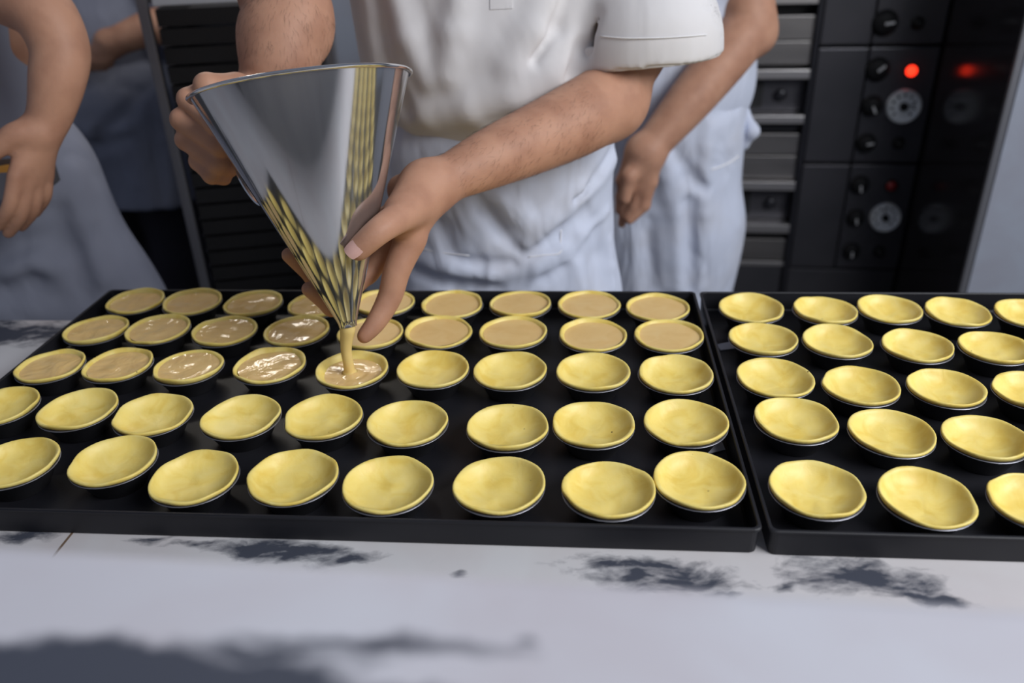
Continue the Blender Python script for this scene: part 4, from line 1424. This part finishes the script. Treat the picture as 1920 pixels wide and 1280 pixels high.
A3.obj('apron', MATS['cloth_white_shaded'], .005, p3, C3 + [-.36, -.26, .30], C3 + [.36, .26, 1.22], 1)
legs('trousers', p3, C3, MATS['cloth_dark'], .5, .09)

# the tin in that hand
tl = py(-95, 345, 1.138)
tn = empty('steel_tin', tuple(tl), math.radians(8))
tag(tn, 'shallow steel tin held by the person at the counter end', 'tin')
for (nm, bx) in (('tin_base', (-.13, .115, -.005, .075, -.026, -.024)), ('tin_wall', (-.13, .115, -.007, -.005, -.026, .012)), ('tin_wall', (-.13, .115, .075, .077, -.026, .012)),
                 ('tin_wall', (-.132, -.13, -.007, .077, -.026, .012)), ('tin_wall', (.115, .117, -.007, .077, -.026, .012))):
    MB().box(*bx).build(nm, MATS['rack_steel'], tn)
for i in range(3):
    o = MB().lathe([(.022, 0), (.034, .022), (.035, .028), (.030, .030), (.012, .034), (.001, .035)], 24).build('baked_tart', MATS['orange_food'], None, True)
    c8, s8 = math.cos(math.radians(8)), math.sin(math.radians(8))
    lx, ly = -.085 + .075 * i, .036
    o.location = (tl[0] + c8 * lx - s8 * ly, tl[1] + s8 * lx + c8 * ly, tl[2] - .0238)
    tag(o, ['golden orange baked tart at the outer end of the hand-held tin', 'golden orange baked tart between two others in the hand-held tin', 'golden orange baked tart behind the hand holding the steel tin'][i], 'tart', 'baked tarts in the tin')

# ------------------------------------------------------------------ baker with folded hands, beyond the rack
C4 = py(215, 200, 2.46); C4[2] = 0
G = SDF()
G.add([Ell(C4 + [0, 0, 1.25], (.16, .10, .20)), Ell(C4 + [0, 0, 1.0], (.15, .10, .16)), Cap(C4 + [-.12, .0, 1.40], C4 + [.12, 0, 1.40], .055, .055)], .06, .02)
G.limb([(C4 + [0, -.01, 1.42], .052), (C4 + [0, -.02, 1.53], .05)], .02, .03)
add_head(G, C4 + [0, -.04, 1.61])
G.slimb([(C4 + [.17, .0, 1.39], .055), (py(352, 36, 2.40), .048), (py(290, 50, 2.32), .045), (py(232, 72, 2.27), .037), (py(206, 84, 2.26), .034)], .012)
G.slimb([(C4 + [-.17, .0, 1.39], .055), (py(70, 40, 2.42), .048), (py(120, 100, 2.32), .040), (py(165, 110, 2.28), .034)], .012)
for i, (u, v) in enumerate(((172, 126), (184, 128), (196, 127), (207, 121))):
    k_ = py(190 + 7 * (i - 1.5), 98, 2.255)
    G.limb([(py(204, 84, 2.26), .030), (k_, .016)], .01, .018)
    G.limb([(k_, .0140), (py(u, v - 14, 2.245), .0120), (py(u, v, 2.255), .0095)], .006, .006)
p4 = G.obj('person', MATS['skin'], .0045, None, C4 + [-.42, -.32, .80], C4 + [.42, .20, 1.75], 1)
tag(p4, 'person with hands folded at the waist, shade-toned white apron and dark trousers, beyond the rack', 'person')
add_hair('hair', C4 + [0, -.04, 1.61], p4)
S4 = SDF()
S4.add([Ell(C4 + [0, 0, 1.25], (.185, .120, .24)), Ell(C4 + [0, 0, 1.05], (.175, .118, .16)), Cap(C4 + [-.13, .0, 1.40], C4 + [.13, 0, 1.40], .07, .07)], .06, .02)
for sx in (-1, 1):
    S4.limb([(C4 + [sx * .15, .0, 1.39], .072), (C4 + [sx * .21, -.03, 1.22], .068)], .03, .03)
S4.disp = sines(31, 10, 12, 38, .004)
S4.obj('shirt', MATS['cloth_white_shaded'], .007, p4, C4 + [-.36, -.25, .88], C4 + [.36, .25, 1.58], 1)
A4 = SDF()
A4.add([Ell(C4 + [0, .0, .95], (.190, .125, .22)), Cap(C4 + [-.075, -.01, .90], C4 + [-.085, -.01, .40], .115, .12), Cap(C4 + [.075, -.01, .90], C4 + [.085, -.01, .40], .115, .12)], .07, .02)
hm = py(262, 394, 2.34)
A4.add([Half((0, 0, hm[2]), (0, 0, -1))], .001, .004, 'sub')
b4 = SDF(); b4.g = list(A4.g)
for (pix, r, k, op_) in (([(130, 255), (175, 268), (225, 262)], .022, .03, 'sub'), ([(125, 238), (175, 250), (235, 235)], .018, .03, 'add'), ([(235, 165), (265, 175), (285, 168)], .016, .02, 'sub'),
                         ([(250, 190), (235, 215), (190, 250)], .014, .03, 'sub'), ([(300, 180), (315, 260), (325, 380)], .016, .03, 'add')):
    ridge(A4, pix, r, k, op_, .5, b4)
A4.disp = sines(32, 10, 12, 36, .003)
A4.obj('apron', MATS['cloth_white_shaded'], .006, p4, C4 + [-.36, -.26, .40], C4 + [.36, .26, 1.22], 1)
legs('trousers', p4, C4 + [0, .01, 0], MATS['cloth_dark'], .85, .085, .095, .08)
